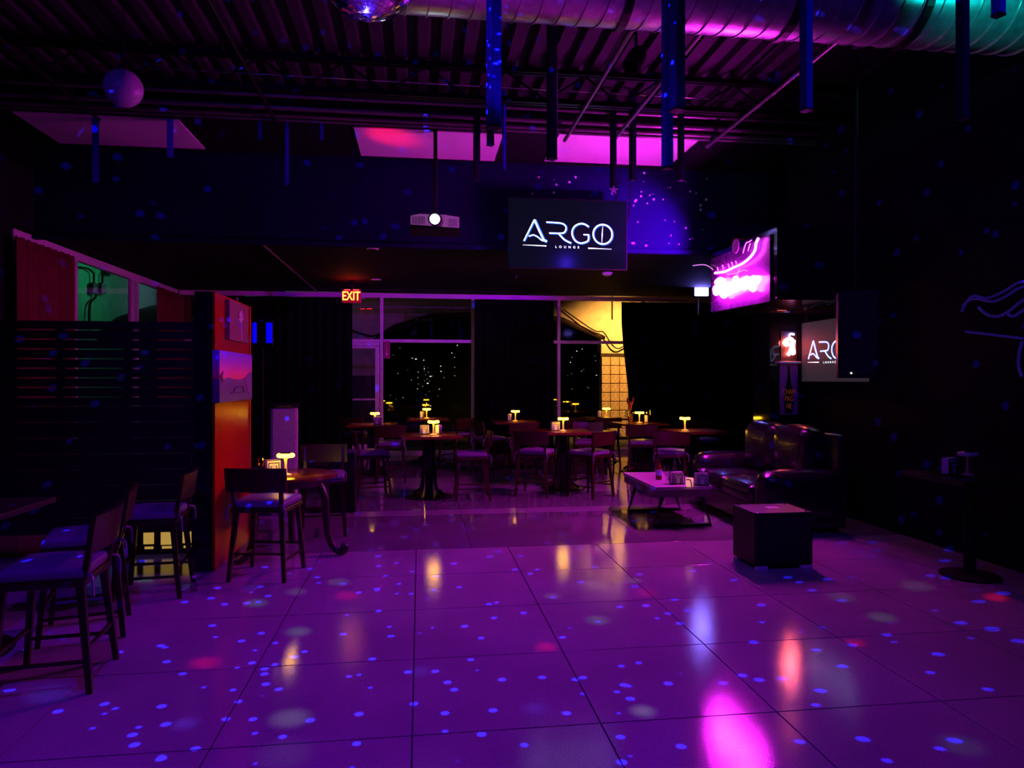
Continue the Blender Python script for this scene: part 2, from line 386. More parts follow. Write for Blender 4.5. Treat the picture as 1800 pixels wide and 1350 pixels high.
# ================================================================== OUTSIDE
YO = 18.4
def OY(px, py): return at_Y(px, py, YO)
struct('ground_outside', b2((-12, YB + .2, -.15), (9, 26, -.02)), mat('asphalt', (.06, .06, .06), .9))
arch = [(500, 300), (1300, 300), (1300, 623), (1057, 623), (1057, 588), (990, 558), (965, 553), (830, 546), (762, 550), (692, 570), (660, 592), (660, 660), (500, 660)]
oa = root('arcade_wall', (0, YO, 0), label='stucco arcade wall with a shallow arch outside the back windows', cat='wall')
loc = [OY(*p) - oa.location for p in arch]
obj('stucco', plate(loc, (0, 1, 0), .4), M_STUC, oa)
rib = [(1063, 592), (990, 561), (965, 556), (830, 549), (762, 553), (692, 573), (656, 598)]
bm = bmesh.new()
tube([OY(*p) - oa.location + Vector((0, .03, -.04)) for p in rib], .07, 6, bm); obj('arch_trim', bm, M_DARKW, oa)
# block pier
bl = OY(1057, 627); pz = bl.z; bw = .25; bh = .242; k = 0
pme = bpy.data.meshes.new('block'); pb = bx((0, 0, 0), (bw - .016, .3, bh - .016), None, .012); pb.to_mesh(pme); pb.free()
obj('pier_cap', b2(Vector((bl.x - .02, YO - .03, pz)) - oa.location, Vector((bl.x + 1.4, YO + .35, pz + .09)) - oa.location), M_DARKW, oa)
obj('pier_core', b2(Vector((bl.x + .03, YO + .06, -.02)) - oa.location, Vector((bl.x + 1.2, YO + .34, pz)) - oa.location), M_GROUT, oa)
for r_ in range(9):
    for c_ in range(5):
        link('block', pme, M_BLOCK, oa, Vector((bl.x + (c_ + .5) * bw, YO + .13 + random.uniform(-.008, .008), pz - (r_ + .5) * bh)) - oa.location)
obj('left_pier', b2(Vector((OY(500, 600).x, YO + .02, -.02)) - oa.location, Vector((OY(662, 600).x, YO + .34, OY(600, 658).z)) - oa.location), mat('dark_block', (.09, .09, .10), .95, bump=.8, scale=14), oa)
cb = obj('overhead_cable', tube(smoothline([OY(*p) + Vector((0, -.12 if 1000 < p[0] < 1125 else -.06, 0)) for p in [(990, 545), (1040, 580), (1058, 584), (1068, 598), (1076, 609), (1085, 613), (1096, 608), (1130, 590)]]), .018, 6), M_PLAST); tag(cb, 'black cable sagging across the lit stucco outside the back window', 'cable')
cb = obj('drop_rod', tube([OY(1076, 500) + Vector((0, -.02, 0)), OY(1076, 562) + Vector((0, -.02, 0))], .014, 6), M_PLAST); tag(cb, 'thin dark vertical conduit on the lit stucco above the pier', 'conduit')
cb = obj('overhead_cable', tube(smoothline([OY(*p) + Vector((0, -.12 if 570 < p[0] < 760 else -.06, 0)) for p in [(560, 545), (600, 572), (640, 588), (662, 590), (700, 572), (762, 552)]]), .02, 6), M_PLAST); tag(cb, 'black cable drooping in front of the dim grey stucco beside the exit door', 'cable')
hd = obj('dark_hedge', bx((1, 21.5, 1.7), (16, .8, 3.4), None, .1), mat('hedge', (.004, .006, .004), .95, bump=1, scale=6, spec=.1)); tag(hd, 'black hedge in the dark beyond the arch', 'hedge')
# tiny glowing dots behind the arch, standing in for glints in the window
bm = bmesh.new()
for _ in range(70):
    u = random.random()
    if u < .72: px, py = random.gauss(742, 38), random.gauss(665, 36)
    else: px, py = random.gauss(1015, 22), random.gauss(640, 32)
    if not (684 < px < 826 or 988 < px < 1050) or not 606 < py < 722: continue
    p = at_Y(px, py, 21.08); s = random.choice([.006, .008, .010, .012, .020])
    box(bm, p, (s * random.choice([1, 1, 2.4]), .02, s))
tl = obj('window_glints', bm, glow('glint_glow', (1, .95, .9), 2.5)); tag(tl, 'tiny white dots standing in for glints in the dark back window', 'string lights', kind='stuff')
lamp('street_lamp_light', 'SPOT', (OY(1075, 400).x + .6, YO - 2.0, 3.9), (1.0, 0.45, 0.085), 1600, OY(1078, 630), 86, .9, .1)
sl = root('street_lamp', (OY(1075, 400).x + .6, YO - 2.0, 0), label='street lamp post outside lighting the stucco yellow', cat='street lamp')
obj('post', tube([(0, -.2, -.02), (0, -.2, 4.05)], .05, 10), M_IRON, sl); obj('lamp_head', bx((0, -.02, 4.05), (.24, .5, .1), None, .02), M_IRON, sl)
lamp('dim_outside_light', 'POINT', (-3.2, YO - 1.5, 4.0), (.5, .55, .8), 7, radius=.1)
# green-lit side yard on the left
XO = -8.0
yw = obj('yard_wall', b2((XO - .2, 6.5, -.1), (XO, 24, 6.0)), mat('yard_stucco', (.5, .52, .5), .95, bump=.3, scale=4)); tag(yw, 'pale stucco yard wall outside the left windows, lit green', 'wall')
def YX(px, py): return at_X(px, py, XO + .1)
cd = root('electrical_conduit', YX(160, 510), label='bent electrical conduit with two junction boxes on the green-lit yard wall', cat='conduit')
L0 = cd.location
obj('pipe', tube(smoothline([YX(*p) - L0 for p in [(157, 580), (158, 535), (168, 522), (168, 505)]], 4), .03, 8), M_PLAST, cd)
for q in ([(165, 500), (165, 480), (155, 472), (140, 470)], [(180, 500), (180, 480)]): obj('pipe', tube([YX(*p) - L0 for p in q], .026, 8), M_PLAST, cd)
for c_ in ((165, 507), (180, 507)): obj('junction_box', bx(YX(*c_) - L0, (.08, .26, .26), None, .01), M_PLAST, cd)
obj('camera_dome', bx(YX(187, 478) - L0, (.14, .24, .2), None, .03), M_PLAST, cd)
ro = plate([at_X(*p, XO + .9) for p in [(170, 585), (205, 557), (245, 543), (330, 520), (330, 600), (170, 600)]], (.05, 0, 0), 1); tag(obj('yard_roof', ro, M_PLAST), 'dark sloping shed roof below the green-lit yard wall', 'roof')
lamp('yard_lamp_light', 'POINT', (-6.7, 18.2, 4.3), (.02, 1.0, .38), 30, radius=.1)
lamp('yard_lamp_light', 'POINT', (-6.6, 21.6, 4.2), (.25, .6, .75), 26, radius=.1)
gl = obj('green_yard_glow', b2(at_Y(431, 535, YB + .003), at_Y(452, 519, YB + .003) + Vector((0, .04, 0))), glow('green_glow', (.02, .30, .07), .35)); tag(gl, 'small glowing patch standing in for the green-lit yard behind the back window', 'light patch')  # glowing patch put in for the green light outside the glass

# ================================================================== CURTAINS
def curtain(name, A, B, z0, z1, m, label, n=9, amp=.05, group=None, hem=None):
    A, B = Vector(A), Vector(B); L = (B - A).length; d = (B - A) / L; q = Vector((-d.y, d.x, 0)); bm = bmesh.new()
    N = n * 8; rows = 7; vs = []
    ph = random.random() * 6
    for j in range(rows + 1):
        t = j / rows; row = []
        for i in range(N + 1):
            s = i / N; a = amp * (.55 + .45 * t) * math.sin(2 * PI * n * s + ph + .5 * math.sin(7 * s + ph)) * (1 + .25 * math.sin(17 * s))
            p = A + d * (L * s) + q * a; p.z = z1 + (z0 - z1) * t
            if hem: p += d * hem(s, t)
            row.append(bm.verts.new(p))
        vs.append(row)
    for j in range(rows):
        for i in range(N): bm.faces.new((vs[j][i], vs[j][i + 1], vs[j + 1][i + 1], vs[j + 1][i]))
    o = obj(name, bm, m, smooth=True); sm = o.modifiers.new('thick', 'SOLIDIFY'); sm.thickness = .008
    return tag(o, label, 'curtain', group)
def cx_(px, Y): return at_Y(px, 600, Y).x
YC = YB - .2
for p0, p1, lb in ((384, 619, 'black curtain covering the back window left of the exit door'), (834, 973, 'black curtain hanging between the two uncovered back window bays'),
                   (1097, 1395, 'wide black curtain to the right of the yellow-lit window bay')):
    curtain('black_curtain', (cx_(p0, YC), YC, 0), (cx_(p1, YC), YC, 0), .03, hz0 - .03, M_CURT, lb, max(5, int((p1 - p0) / 18)), .045, 'black curtains on the back window',
            (lambda s, t: (1 - s) * (-.02 - .05 * math.sin(t * 5 + 1.2) + .16 * t * t)) if p0 == 1097 else None)
curtain('maroon_curtain', (XL + .12, at_X(24, 450, XL + .12).y, 0), (XL + .12, at_X(127, 500, XL + .12).y, 0), .012, hz0 - .03, M_REDC, 'wide maroon curtain at the near end of the left windows', 9, .05, 'maroon curtains on the left windows')
curtain('maroon_curtain', (XL + .12, at_X(274, 530, XL + .12).y, 0), (XL + .12, at_X(335, 530, XL + .12).y, 0), .012, hz0 - .03, M_REDC, 'narrow maroon curtain at the far end of the left windows', 7, .05, 'maroon curtains on the left windows')

# ================================================================== SOFFIT, COLUMN, NEON, SCREENS (right side)
SX0, SY0, SY1, SZ0, SZ1 = 3.74, 6.96, 8.60, 2.455, 3.22
struct('soffit', b2((SX0, SY0, SZ0 + .02), (XR, SY1, SZ1)), M_GLOSSB)
so = bpy.data.objects['soffit']
nb = 9; bwid = (SY1 - SY0) / nb
for i in range(nb): obj('board', b2((SX0, SY0 + i * bwid + .006, SZ0 - .004), (XR - .01, SY0 + (i + 1) * bwid - .006, SZ0 + .02), .004), M_GLOSSB, so)
struct('column', b2((4.47, 8.5, 0), (XR, 8.95, SZ0 - .005)), M_GLOSSB)
# neon sign on the left face of the soffit
NX = SX0 - .07
def N(px, py): return at_X(px, py, NX)
ns = root('neon_sign', N(1296, 480), label='magenta neon ship sign with bright script on the soffit side', cat='neon sign'); NL = ns.location
M_SIGN = mat('sign_back', (.05, .03, .07), .25)
bk = [at_X(*p, SX0 - .005) - NL for p in [(1252, 549), (1356, 530), (1356, 412), (1252, 456)]]
obj('backing', plate(bk, (-.018, 0, 0), 1), M_SIGN, ns)
def ntube(pts, r, m, name='neon_tube', sm=5):
    return obj(name, tube(smoothline([N(*p) - NL for p in pts], sm), r, 8), m, ns, smooth=True)
script = [[(1260, 497), (1266, 492), (1272, 496), (1268, 508), (1259, 515), (1258, 506), (1266, 511), (1272, 520), (1276, 516)],
          [(1274, 512), (1279, 500), (1284, 503), (1281, 514), (1288, 510), (1291, 495), (1294, 490), (1293, 508), (1299, 506)],
          [(1299, 506), (1301, 496), (1306, 495), (1307, 505), (1311, 502), (1312, 490), (1316, 494), (1316, 502), (1322, 499)],
          [(1322, 499), (1321, 491), (1327, 490), (1326, 500), (1324, 508), (1321, 504), (1329, 496), (1334, 488)],
          [(1264, 503), (1278, 507), (1292, 502), (1306, 500), (1320, 495), (1332, 493)]]
for s_ in script: ntube(s_, .034, M_NEONW, 'script_tube')
ntube([(1257, 480), (1275, 477), (1290, 470), (1304, 464), (1318, 453), (1327, 440), (1329, 428), (1333, 419)], .015, glow('neon_hull', (1, .03, .95), 34), 'hull_tube')
ntube([(1218, 467), (1230, 465.5), (1241, 466), (1250, 471), (1253, 474)], .006, glow('neon_dim', (.8, .3, .8), .8), 'wave_tube')
ntube([(1300, 472), (1297, 480), (1295, 489)], .006, M_NEONP, 'mast_tube')
ntube([(1306, 445), (1309, 434), (1312, 427), (1317, 425), (1321, 422)], .005, M_NEONP, 'sail_tube'); ntube([(1315, 441), (1317, 433), (1319, 428)], .005, M_NEONP, 'sail_tube')
ntube([(1278, 483), (1294, 480), (1306, 475), (1313, 476)], .005, M_NEONP, 'keel_tube')
for a_, b_ in (((1262, 476), (1261, 470)), ((1272, 474), (1270, 466)), ((1282, 471), (1280, 464)), ((1288, 467), (1286, 461)), ((1295, 464), (1293, 459))): ntube([a_, b_], .006, M_NEONP, 'oar_tube', 1)
dc = N(1294, 433) - NL
obj('moon_disc', lathe([(0, 0), (.085, 0), (.085, .012), (0, .012)], 24), mat('moon_violet', (.45, .12, .5), .6, emis=(.35, .02, .4), strength=.15), ns, (dc.x, dc.y, dc.z)).rotation_euler = (0, -PI / 2, 0)
# red and blue neon figure on the column
YCf = 8.5
def K(px, py, y=YCf - .05): return at_Y(px, py, y)
rn = root('neon_figure', K(1387, 612), label='small red and white neon bird figure on the column beside the wall screen', cat='neon sign'); RL = rn.location
obj('backing', b2(K(1373, 636, YCf - .012) - RL, K(1400, 582, YCf - .003) - RL), M_PLAST, rn)
def rt(pts, r, m, name): obj(name, tube(smoothline([K(*p) - RL for p in pts], 5), r, 8), m, rn, smooth=True)
MR = glow('neon_red', (1, .12, .10), 60)
rt([(1388, 622), (1391, 612), (1393, 600), (1390, 596), (1384, 597), (1379, 602), (1382, 606), (1387, 604)], .024, MR, 'body_tube')
rt([(1385, 624), (1390, 618), (1395, 621), (1394, 610), (1395, 598)], .024, MR, 'body_tube')
rt([(1388, 594), (1388, 588), (1392, 587), (1396, 588)], .012, glow('neon_blue', (.25, .2, 1), 30), 'crest_tube')
sh = obj('ledge', b2(K(1370, 638.5, YCf - .12), K(1400, 635.5, YCf - .005), .004), M_ALU); tag(sh, 'narrow pale ledge under the red neon figure on the column', 'ledge')
po = root('champagne_poster', K(1385, 690, YCf - .02), label='magenta poster with a dark bottle lettered CHAM PAG NE on the column', cat='poster'); PL = po.location
M_POST = mat('poster_pink', (.62, .10, .5), .6, var=.05)
obj('board', b2(K(1371, 729, YCf - .02) - PL, K(1401, 639.5, YCf - .003) - PL), M_POST, po)
def PK(px, py): return K(px, py, YCf - .021) - PL
bo = [(1380, 727), (1378, 705), (1379, 688), (1383, 672), (1384, 658), (1384.5, 643), (1388.5, 643), (1389, 658), (1390, 672), (1394, 688), (1395, 705), (1393, 727)]
obj('bottle_print', plate([PK(*p) for p in bo], (0, -.002, 0), 1), M_PLAST, po)
M_ORT = mat('orange_ink', (.9, .22, .05), .6, emis=(.9, .2, .03), strength=.05)
for s_, yy in (('CHAM', 689), ('PAG', 701), ('NE', 714)):
    o = obj('lettering', text_bm(s_, .10), M_ORT, po, PK(1386.7, yy) + Vector((0, -.004, 0))); o.scale.x = .62

def logo_screen(rt_, wd, ht, u, cxy, M_scr, bright):
    """u = metres per picture pixel of the logo; strokes given in quarter pixels around the logo centre"""
    obj('screen', bx((0, -.021, 0), (wd - .03, .006, ht - .03)), M_scr, rt_)
    obj('housing', bx((0, 0, 0), (wd, .04, ht), None, .005), M_PLAST, rt_)
    k = u / 4.5
    def q(L): return [((x - 530 + cxy[0]) * k, (515 + cxy[1] - y) * k) for x, y in L]
    def sm(L, n=4): return [(p.x, p.y) for p in smoothline([(a, b_, 0) for a, b_ in L], n)]
    circ = [(803 + 76 * math.sin(t * PI / 16), 510 - 76 * math.cos(t * PI / 16)) for t in range(33)]
    strokes = {'letter_A': [([(183, 577), (265, 412)], 8), ([(265, 412), (300, 490), (335, 562), (360, 578)], 12), ([(220, 540), (255, 528), (285, 540), (320, 568), (360, 578)], 7)],
               'letter_R': [(sm([(358, 428), (465, 432), (500, 445), (513, 468), (505, 495), (480, 510), (380, 512)]), 8), (sm([(455, 515), (500, 560), (552, 585)]), 9)],
               'letter_G': [(sm([(692, 455), (660, 436), (625, 432), (585, 450), (562, 485), (562, 525), (585, 565), (625, 583), (665, 575), (688, 558), (690, 515)]), 9), ([(692, 516), (650, 516)], 7)],
               'letter_O': [(circ, 9)],
               'compass_needle': [([(805, 440), (800, 512), (797, 582)], [1, 8, 1])],
               'rule': [([(175, 608), (358, 612)], [2, 8]), ([(688, 621), (875, 624)], [8, 2])]}
    MW, MB_ = glow('logo_white' + str(bright), (.75, .88, 1), bright), glow('logo_blue' + str(bright), (.02, .16, 1), bright * .8)
    for nm, L in strokes.items():
        bm = bmesh.new(); bb = bmesh.new()
        for pts, wd_ in L:
            s_ = [x * k for x in wd_] if isinstance(wd_, list) else wd_ * k
            ribbon(q(pts), s_, bm, .001, -.0265)
            if nm.startswith('letter'): ribbon(q([(x + 5, y + 2) for x, y in pts]), s_ * 1.9, bb, .001, -.0245)
        o = obj(nm, bm, MW, rt_)
        if nm.startswith('letter'): obj('blue_shade', bb, MB_, o)
        else: bb.free()
    c_ = q([(523, 617)])[0]
    obj('small_lettering', text_bm('LOUNGE', 25 * k, 2.4, .0005), MW, rt_, (c_[0], -.0265, c_[1]))
YT1 = YBULK - .25
tvw = (at_Y(1103, 410, YT1) - at_Y(893, 410, YT1)).length
tc_ = at_Y(998, 412, YT1)
tv = root('wall_tv', tc_, 0, 'large television showing the ARGO LOUNGE logo on the bulkhead', 'television')
logo_screen(tv, tvw, tvw * .575, tvw / 210, (0, 0), mat('screen_dark', (.003, .004, .007), .12, emis=(.004, .012, .03), strength=.25, spec=.1), 2.6)
obj('wall_bracket', bx((0, .11, .18), (.3, .18, .3)), M_IRON, tv); obj('power_cable', tube(smoothline([(tvw * .5 - .02, .05, .1), (tvw * .5 + .06, .08, .35), (tvw * .5 + .08, .12, .75)]), .012, 6), M_PLAST, tv)
tv2w = 1.38
tv2 = root('wall_tv', (XR - .06, 8.44 - tv2w / 2, 1.955), -PI / 2, 'grey lit screen with the ARGO logo on the right wall above the sofa', 'television')
logo_screen(tv2, tv2w, .775, tv2w / 228, (-42, -4), mat('screen_grey', (.02, .02, .03), .6, spec=.05, emis=(.36, .27, .42), strength=.06), 2.3)
# hanging loudspeaker that hides the end of the wall screen
hp = at_d(1506, 612, 6.55)
hs = root('hanging_loudspeaker', hp, -.5, 'black loudspeaker cabinet hung from the soffit in front of the wall screen', 'loudspeaker')
obj('cabinet', bx((0, 0, .12), (.34, .3, .80), None, .012), M_PLAST, hs); obj('grille', bx((0, -.155, .12), (.30, .012, .74), None, .004), mat('grille', (.01, .01, .011), .8, bump=.6, scale=90), hs)
obj('power_light', bx((-.06, -.165, -.235), (.012, .008, .012)), glow('tiny_led', (1, 1, 1), 3), hs); obj('hanger', tube([(0, 0, .5), (0, 0, ZDECK - hp.z)], .015, 8), M_IRON, hs)

# ================================================================== CEILING THINGS
# spiral duct
DZ, DR, DY = 4.55, .33, 5.0
dx0_, dx1_ = -.25, XR - .03
du = root('spiral_duct', (dx0_, DY, DZ), label='galvanised spiral air duct crossing under the steel deck', cat='duct')
Ld = dx1_ - dx0_
bm = lathe([(0, 0), (DR, 0), (DR, Ld), (0, Ld)], 48); bmesh.ops.rotate(bm, cent=(0, 0, 0), matrix=Matrix.Rotation(PI / 2, 3, 'Y'), verts=bm.verts); obj('duct_body', bm, M_STEEL, du, smooth=True)
ring = lathe([(DR - .004, -.008), (DR + .010, -.004), (DR + .010, .004), (DR - .004, .008)], 48)
bmesh.ops.rotate(ring, cent=(0, 0, 0), matrix=Matrix.Rotation(PI / 2, 3, 'Y') , verts=ring.verts); bmesh.ops.rotate(ring, cent=(0, 0, 0), matrix=Matrix.Rotation(.13, 3, 'Z'), verts=ring.verts)
rme = bpy.data.meshes.new('seam'); ring.to_mesh(rme); ring.free()
for i in range(1, int(Ld / .156)): link('seam', rme, M_STEEL, du, (i * .156, 0, 0))
for px in (1095, 1400, 1640):
    x = at_z(px, 40, DZ - DR).x - dx0_
    bm = lathe([(DR + .012, -.03), (DR + .022, -.03), (DR + .022, .03), (DR + .012, .03)], 32); bmesh.ops.rotate(bm, cent=(0, 0, 0), matrix=Matrix.Rotation(PI / 2, 3, 'Y'), verts=bm.verts)
    st_ = obj('hanger_strap', bm, M_IRON, du, (x, 0, 0)); obj('rod', tube([(0, 0, DR), (0, 0, ZDECK - DZ)], .01, 6), M_IRON, st_)
# pipes
def pipe(name, A, B, r, m, label, cat='pipe', group=None):
    A, B = Vector(A), Vector(B); o = obj(name, tube([A, B], r, 10), m, smooth=True); return tag(o, label, cat, group)
for py, r, lb in ((152, .009, 'thin pale cable strung highest below the steel deck'), (186, .022, 'upper thin pipe running along the fascia'), (206, .03, 'middle round pipe running along the fascia'),
                  (219, .025, 'pipe just above the white ceiling panels'), (226, .018, 'lowest thin conduit along the fascia above the panels')):
    Yp = YFAS - .35 + (py - 186) * .006; p = at_Y(1000, py + 8, Yp)
    pipe('ceiling_pipe', (XL + .05, Yp, p.z), (XR - .05, Yp, p.z), r, M_PIPE if r > .01 else M_CHROME, lb, 'pipe', 'pipes along the fascia')
for px, py, lb in ((1115, 45, 'conduit running back from the duct middle toward the right white panel'), (1240, 48, 'short conduit seen right of the tall blue baton'), (1475, 70, 'conduit running back right of the duct strap'),
                   (100, 150, 'conduit running back at the left above the globe'), (480, 205, 'conduit running back left of the middle white panel')):
    z = 4.5; p = at_z(px, py, z)
    y0 = 5.45 if px > 600 else 3.5
    pipe('depth_conduit', (p.x, y0, z), (p.x, YFAS + .02, z), .022, M_PIPE if px > 600 else M_IRON, lb, 'conduit', 'conduits running back below the deck')  # left conduits get darker metal to paint in the dimness there
p = at_z(508, 470, ZLOW - .02); pipe('depth_conduit', (p.x, YBULK + .2, ZLOW - .02), (p.x, YB - .1, ZLOW - .02), .016, M_PIPE, 'pale conduit on the low black ceiling left of the exit sign', 'conduit')
# open-web joists
for Yj, lb in ((7.35, 'open web steel joist just in front of the fascia'),):
    jo = root('steel_joist', (0, Yj, 0), label=lb, cat='joist', group='open web joists')
    for z, nm in ((4.88, 'top_chord'), (4.56, 'bottom_chord')):
        bm = bx((0.05, -.03, z), (XR - XL - .05, .035, .05)); box(bm, (0.05, .03, z), (XR - XL - .05, .035, .05)); obj(nm, bm, M_IRON, jo)
    x = XL + .3; up = False; me = None
    while x < XR - .5:
        a_ = Vector((x, 0, 4.86 if up else 4.58)); b_ = Vector((x + .42, 0, 4.58 if up else 4.86)); obj('web_rod', tube([a_, b_], .013, 6), M_IRON, jo); x += .42; up = not up
# white ceiling panels
for k, (n0, n1, lb) in enumerate((((20, 195), (313, 210), 'white ceiling panel farthest left, dimly lit'), ((622, 225), (885, 234), 'middle white ceiling panel with a red patch of light'), ((985, 232), (1235, 240), 'right white ceiling panel lit bright magenta'))):
    a_, b_ = at_z(*n0, ZDROP - .012), at_z(*n1, ZDROP - .012)
    o = root('ceiling_panel', ((a_.x + b_.x) / 2, 0, ZDROP - .012), label=lb, cat='ceiling panel', group='white panels on the dropped ceiling')
    y0 = (a_.y + b_.y) / 2; y1 = YBULK - .12; o.location.y = (y0 + y1) / 2; y0 = max(y0, YFAS + .12)
    obj('board', bx((0, 0, 0), (b_.x - a_.x, y1 - y0, .018), None, .003), M_WHITE, o)
# hanging batons: px, bottom py, width px, bright?, label
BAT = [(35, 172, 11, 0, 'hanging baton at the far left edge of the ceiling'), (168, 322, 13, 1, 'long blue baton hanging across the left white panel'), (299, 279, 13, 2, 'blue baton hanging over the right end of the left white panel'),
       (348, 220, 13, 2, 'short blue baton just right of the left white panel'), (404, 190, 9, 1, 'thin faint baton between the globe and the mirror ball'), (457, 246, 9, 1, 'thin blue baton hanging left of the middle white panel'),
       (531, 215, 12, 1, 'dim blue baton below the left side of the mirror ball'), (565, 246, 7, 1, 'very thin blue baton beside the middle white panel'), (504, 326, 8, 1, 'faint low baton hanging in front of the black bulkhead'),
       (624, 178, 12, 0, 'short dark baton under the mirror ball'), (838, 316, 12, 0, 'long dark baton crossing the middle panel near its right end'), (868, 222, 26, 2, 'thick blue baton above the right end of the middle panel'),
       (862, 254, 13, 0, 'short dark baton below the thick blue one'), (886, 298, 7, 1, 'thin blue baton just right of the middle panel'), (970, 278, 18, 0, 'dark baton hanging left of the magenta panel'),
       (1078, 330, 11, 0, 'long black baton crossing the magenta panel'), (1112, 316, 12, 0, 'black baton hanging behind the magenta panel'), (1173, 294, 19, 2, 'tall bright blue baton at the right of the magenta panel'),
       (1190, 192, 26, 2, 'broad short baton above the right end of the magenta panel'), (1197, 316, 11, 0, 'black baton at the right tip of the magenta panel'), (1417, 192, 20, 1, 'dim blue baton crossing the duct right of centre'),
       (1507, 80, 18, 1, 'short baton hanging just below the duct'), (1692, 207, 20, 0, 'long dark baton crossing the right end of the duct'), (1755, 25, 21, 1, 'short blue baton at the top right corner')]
hz_me = {}
for px, py, wp, br, lb in BAT:
    wd = .085; zc = min(8.0, max(3.3, wd * F / wp))
    if abs(zc - DY) < .55: zc = 4.35; 
    p = at_d(px, py, zc); wd = wp * zc / F
    if p.y > YFAS - .12 and p.y < YBULK: top = ZDROP
    else: top = ZDECK
    if abs(p.y - 7.35) < .12: p = at_d(px, py, zc - .3)
    r_ = root('hanging_baton', (p.x, p.y, p.z), 0.35, lb, 'baton', 'batons hanging from the ceiling')
    L_ = top - .02 - p.z
    obj('bar', bx((0, 0, L_ / 2), (wd * .8, wd * .8, L_), None, .004), {0: M_TUBED, 1: M_TUBE_DIM, 2: M_TUBE_LIT}[br], r_)
    obj('end_cap', bx((0, 0, -.006), (wd * .86, wd * .86, .012), None, .002), M_TUBED, r_)
# mirror ball
mb = root('mirror_ball', BALL, label='big mirror ball hanging at the top of the picture', cat='mirror ball')
bm = bmesh.new(); R = .25; rows = 34
for i in range(rows):
    th0, th1 = PI * i / rows, PI * (i + 1) / rows; tm = (th0 + th1) / 2; n_ = max(4, int(2 * PI * math.sin(tm) * rows / PI))
    for j in range(n_):
        f0, f1 = 2 * PI * j / n_, 2 * PI * (j + .93) / n_; t1 = th0 + (th1 - th0) * .93
        jit = Vector((random.uniform(-1, 1), random.uniform(-1, 1), random.uniform(-1, 1))) * .002
        vs = [bm.verts.new(Vector((math.sin(t_) * math.cos(f_), math.sin(t_) * math.sin(f_), math.cos(t_))) * R + jit * random.uniform(-1, 1)) for t_, f_ in ((th0, f0), (t1, f0), (t1, f1), (th0, f1))]
        bm.faces.new(vs)
tag(obj('mirror_tiles', bm, M_CHROME, mb), kind='stuff')
obj('core', lathe([(0, -R + .006)] + [((R - .006) * math.sin(t_ * PI / 12), -(R - .006) * math.cos(t_ * PI / 12)) for t_ in range(1, 12)] + [(0, R - .006)], 24), M_PLAST, mb)
obj('hanging_rod', tube([(0, 0, R - .01), (0, 0, ZDECK - BALL.z - .1)], .01, 8), M_IRON, mb); obj('motor', lathe([(0, 0), (.06, 0), (.06, .1), (0, .1)], 20), M_IRON, mb, (0, 0, ZDECK - BALL.z - .1))
gp = at_d(217, 155, 5.77)
gb = root('globe_pendant', gp, label='smooth round globe hanging above the left white panel', cat='globe')
obj('globe', lathe([(0, -.15)] + [(.15 * math.sin(t_ * PI / 16), -.15 * math.cos(t_ * PI / 16)) for t_ in range(1, 16)] + [(0, .15)], 32), mat('frosted_globe', (.45, .42, .5), .35), gb, smooth=True)
obj('cap', lathe([(0, .145), (.035, .145), (.035, .19), (0, .19)], 16), M_IRON, gb); obj('cord', tube([(0, 0, .18), (0, 0, ZDECK - gp.z)], .006, 6), M_PLAST, gb)
# projector
pp = at_d(765, 391, 8.3)
pr = root('projector', pp, -.05, 'white projector with a glowing lens hung below the bulkhead', 'projector')
pw = 84 * 8.3 / F
bm = plate([(-pw / 2, -.1, .05), (-pw / 2 + .1, -.1, .075), (.12, -.1, .07), (pw / 2, -.1, .045), (pw / 2, -.1, -.08), (pw / 2 - .1, -.1, -.078), (-.1, -.1, -.06), (-pw / 2, -.1, -.05)], (0, .34, 0), 1); obj('body', bm, mat('white_plastic', (.75, .72, .75), .4), pr)
for i in range(9): obj('vent_slot', bx((-pw / 2 + .02 + i * .017, -.102, .0), (.007, .008, .09)), M_PLAST, pr)
bm = lathe([(0, 0), (.07, 0), (.08, .06), (.06, .06), (.055, .03)], 28); bmesh.ops.rotate(bm, cent=(0, 0, 0), matrix=Matrix.Rotation(PI / 2, 3, 'X'), verts=bm.verts); ln = obj('lens_ring', bm, M_PLAST, pr, (.0, -.1, 0.005), smooth=True)
bm = lathe([(0, .034), (.03, .03), (.052, .02)], 24); bmesh.ops.rotate(bm, cent=(0, 0, 0), matrix=Matrix.Rotation(PI / 2, 3, 'X'), verts=bm.verts); obj('lens', bm, glow('lens_light', (.72, .95, 1), 30), ln, (0, 0, 0))
obj('side_panel', bx((pw / 2 - .07, -.102, -.02), (.1, .008, .085), None, .003), mat('violet_grey', (.45, .35, .5), .4), pr)
obj('shelf', bx((.0, .08, -.10), (pw * 1.08, .4, .02)), M_BLACK, pr); obj('mount_pole', tube([(0, .1, .06), (0, .1, ZDROP + .3 - pp.z - .28)], .025, 10), M_IRON, pr)
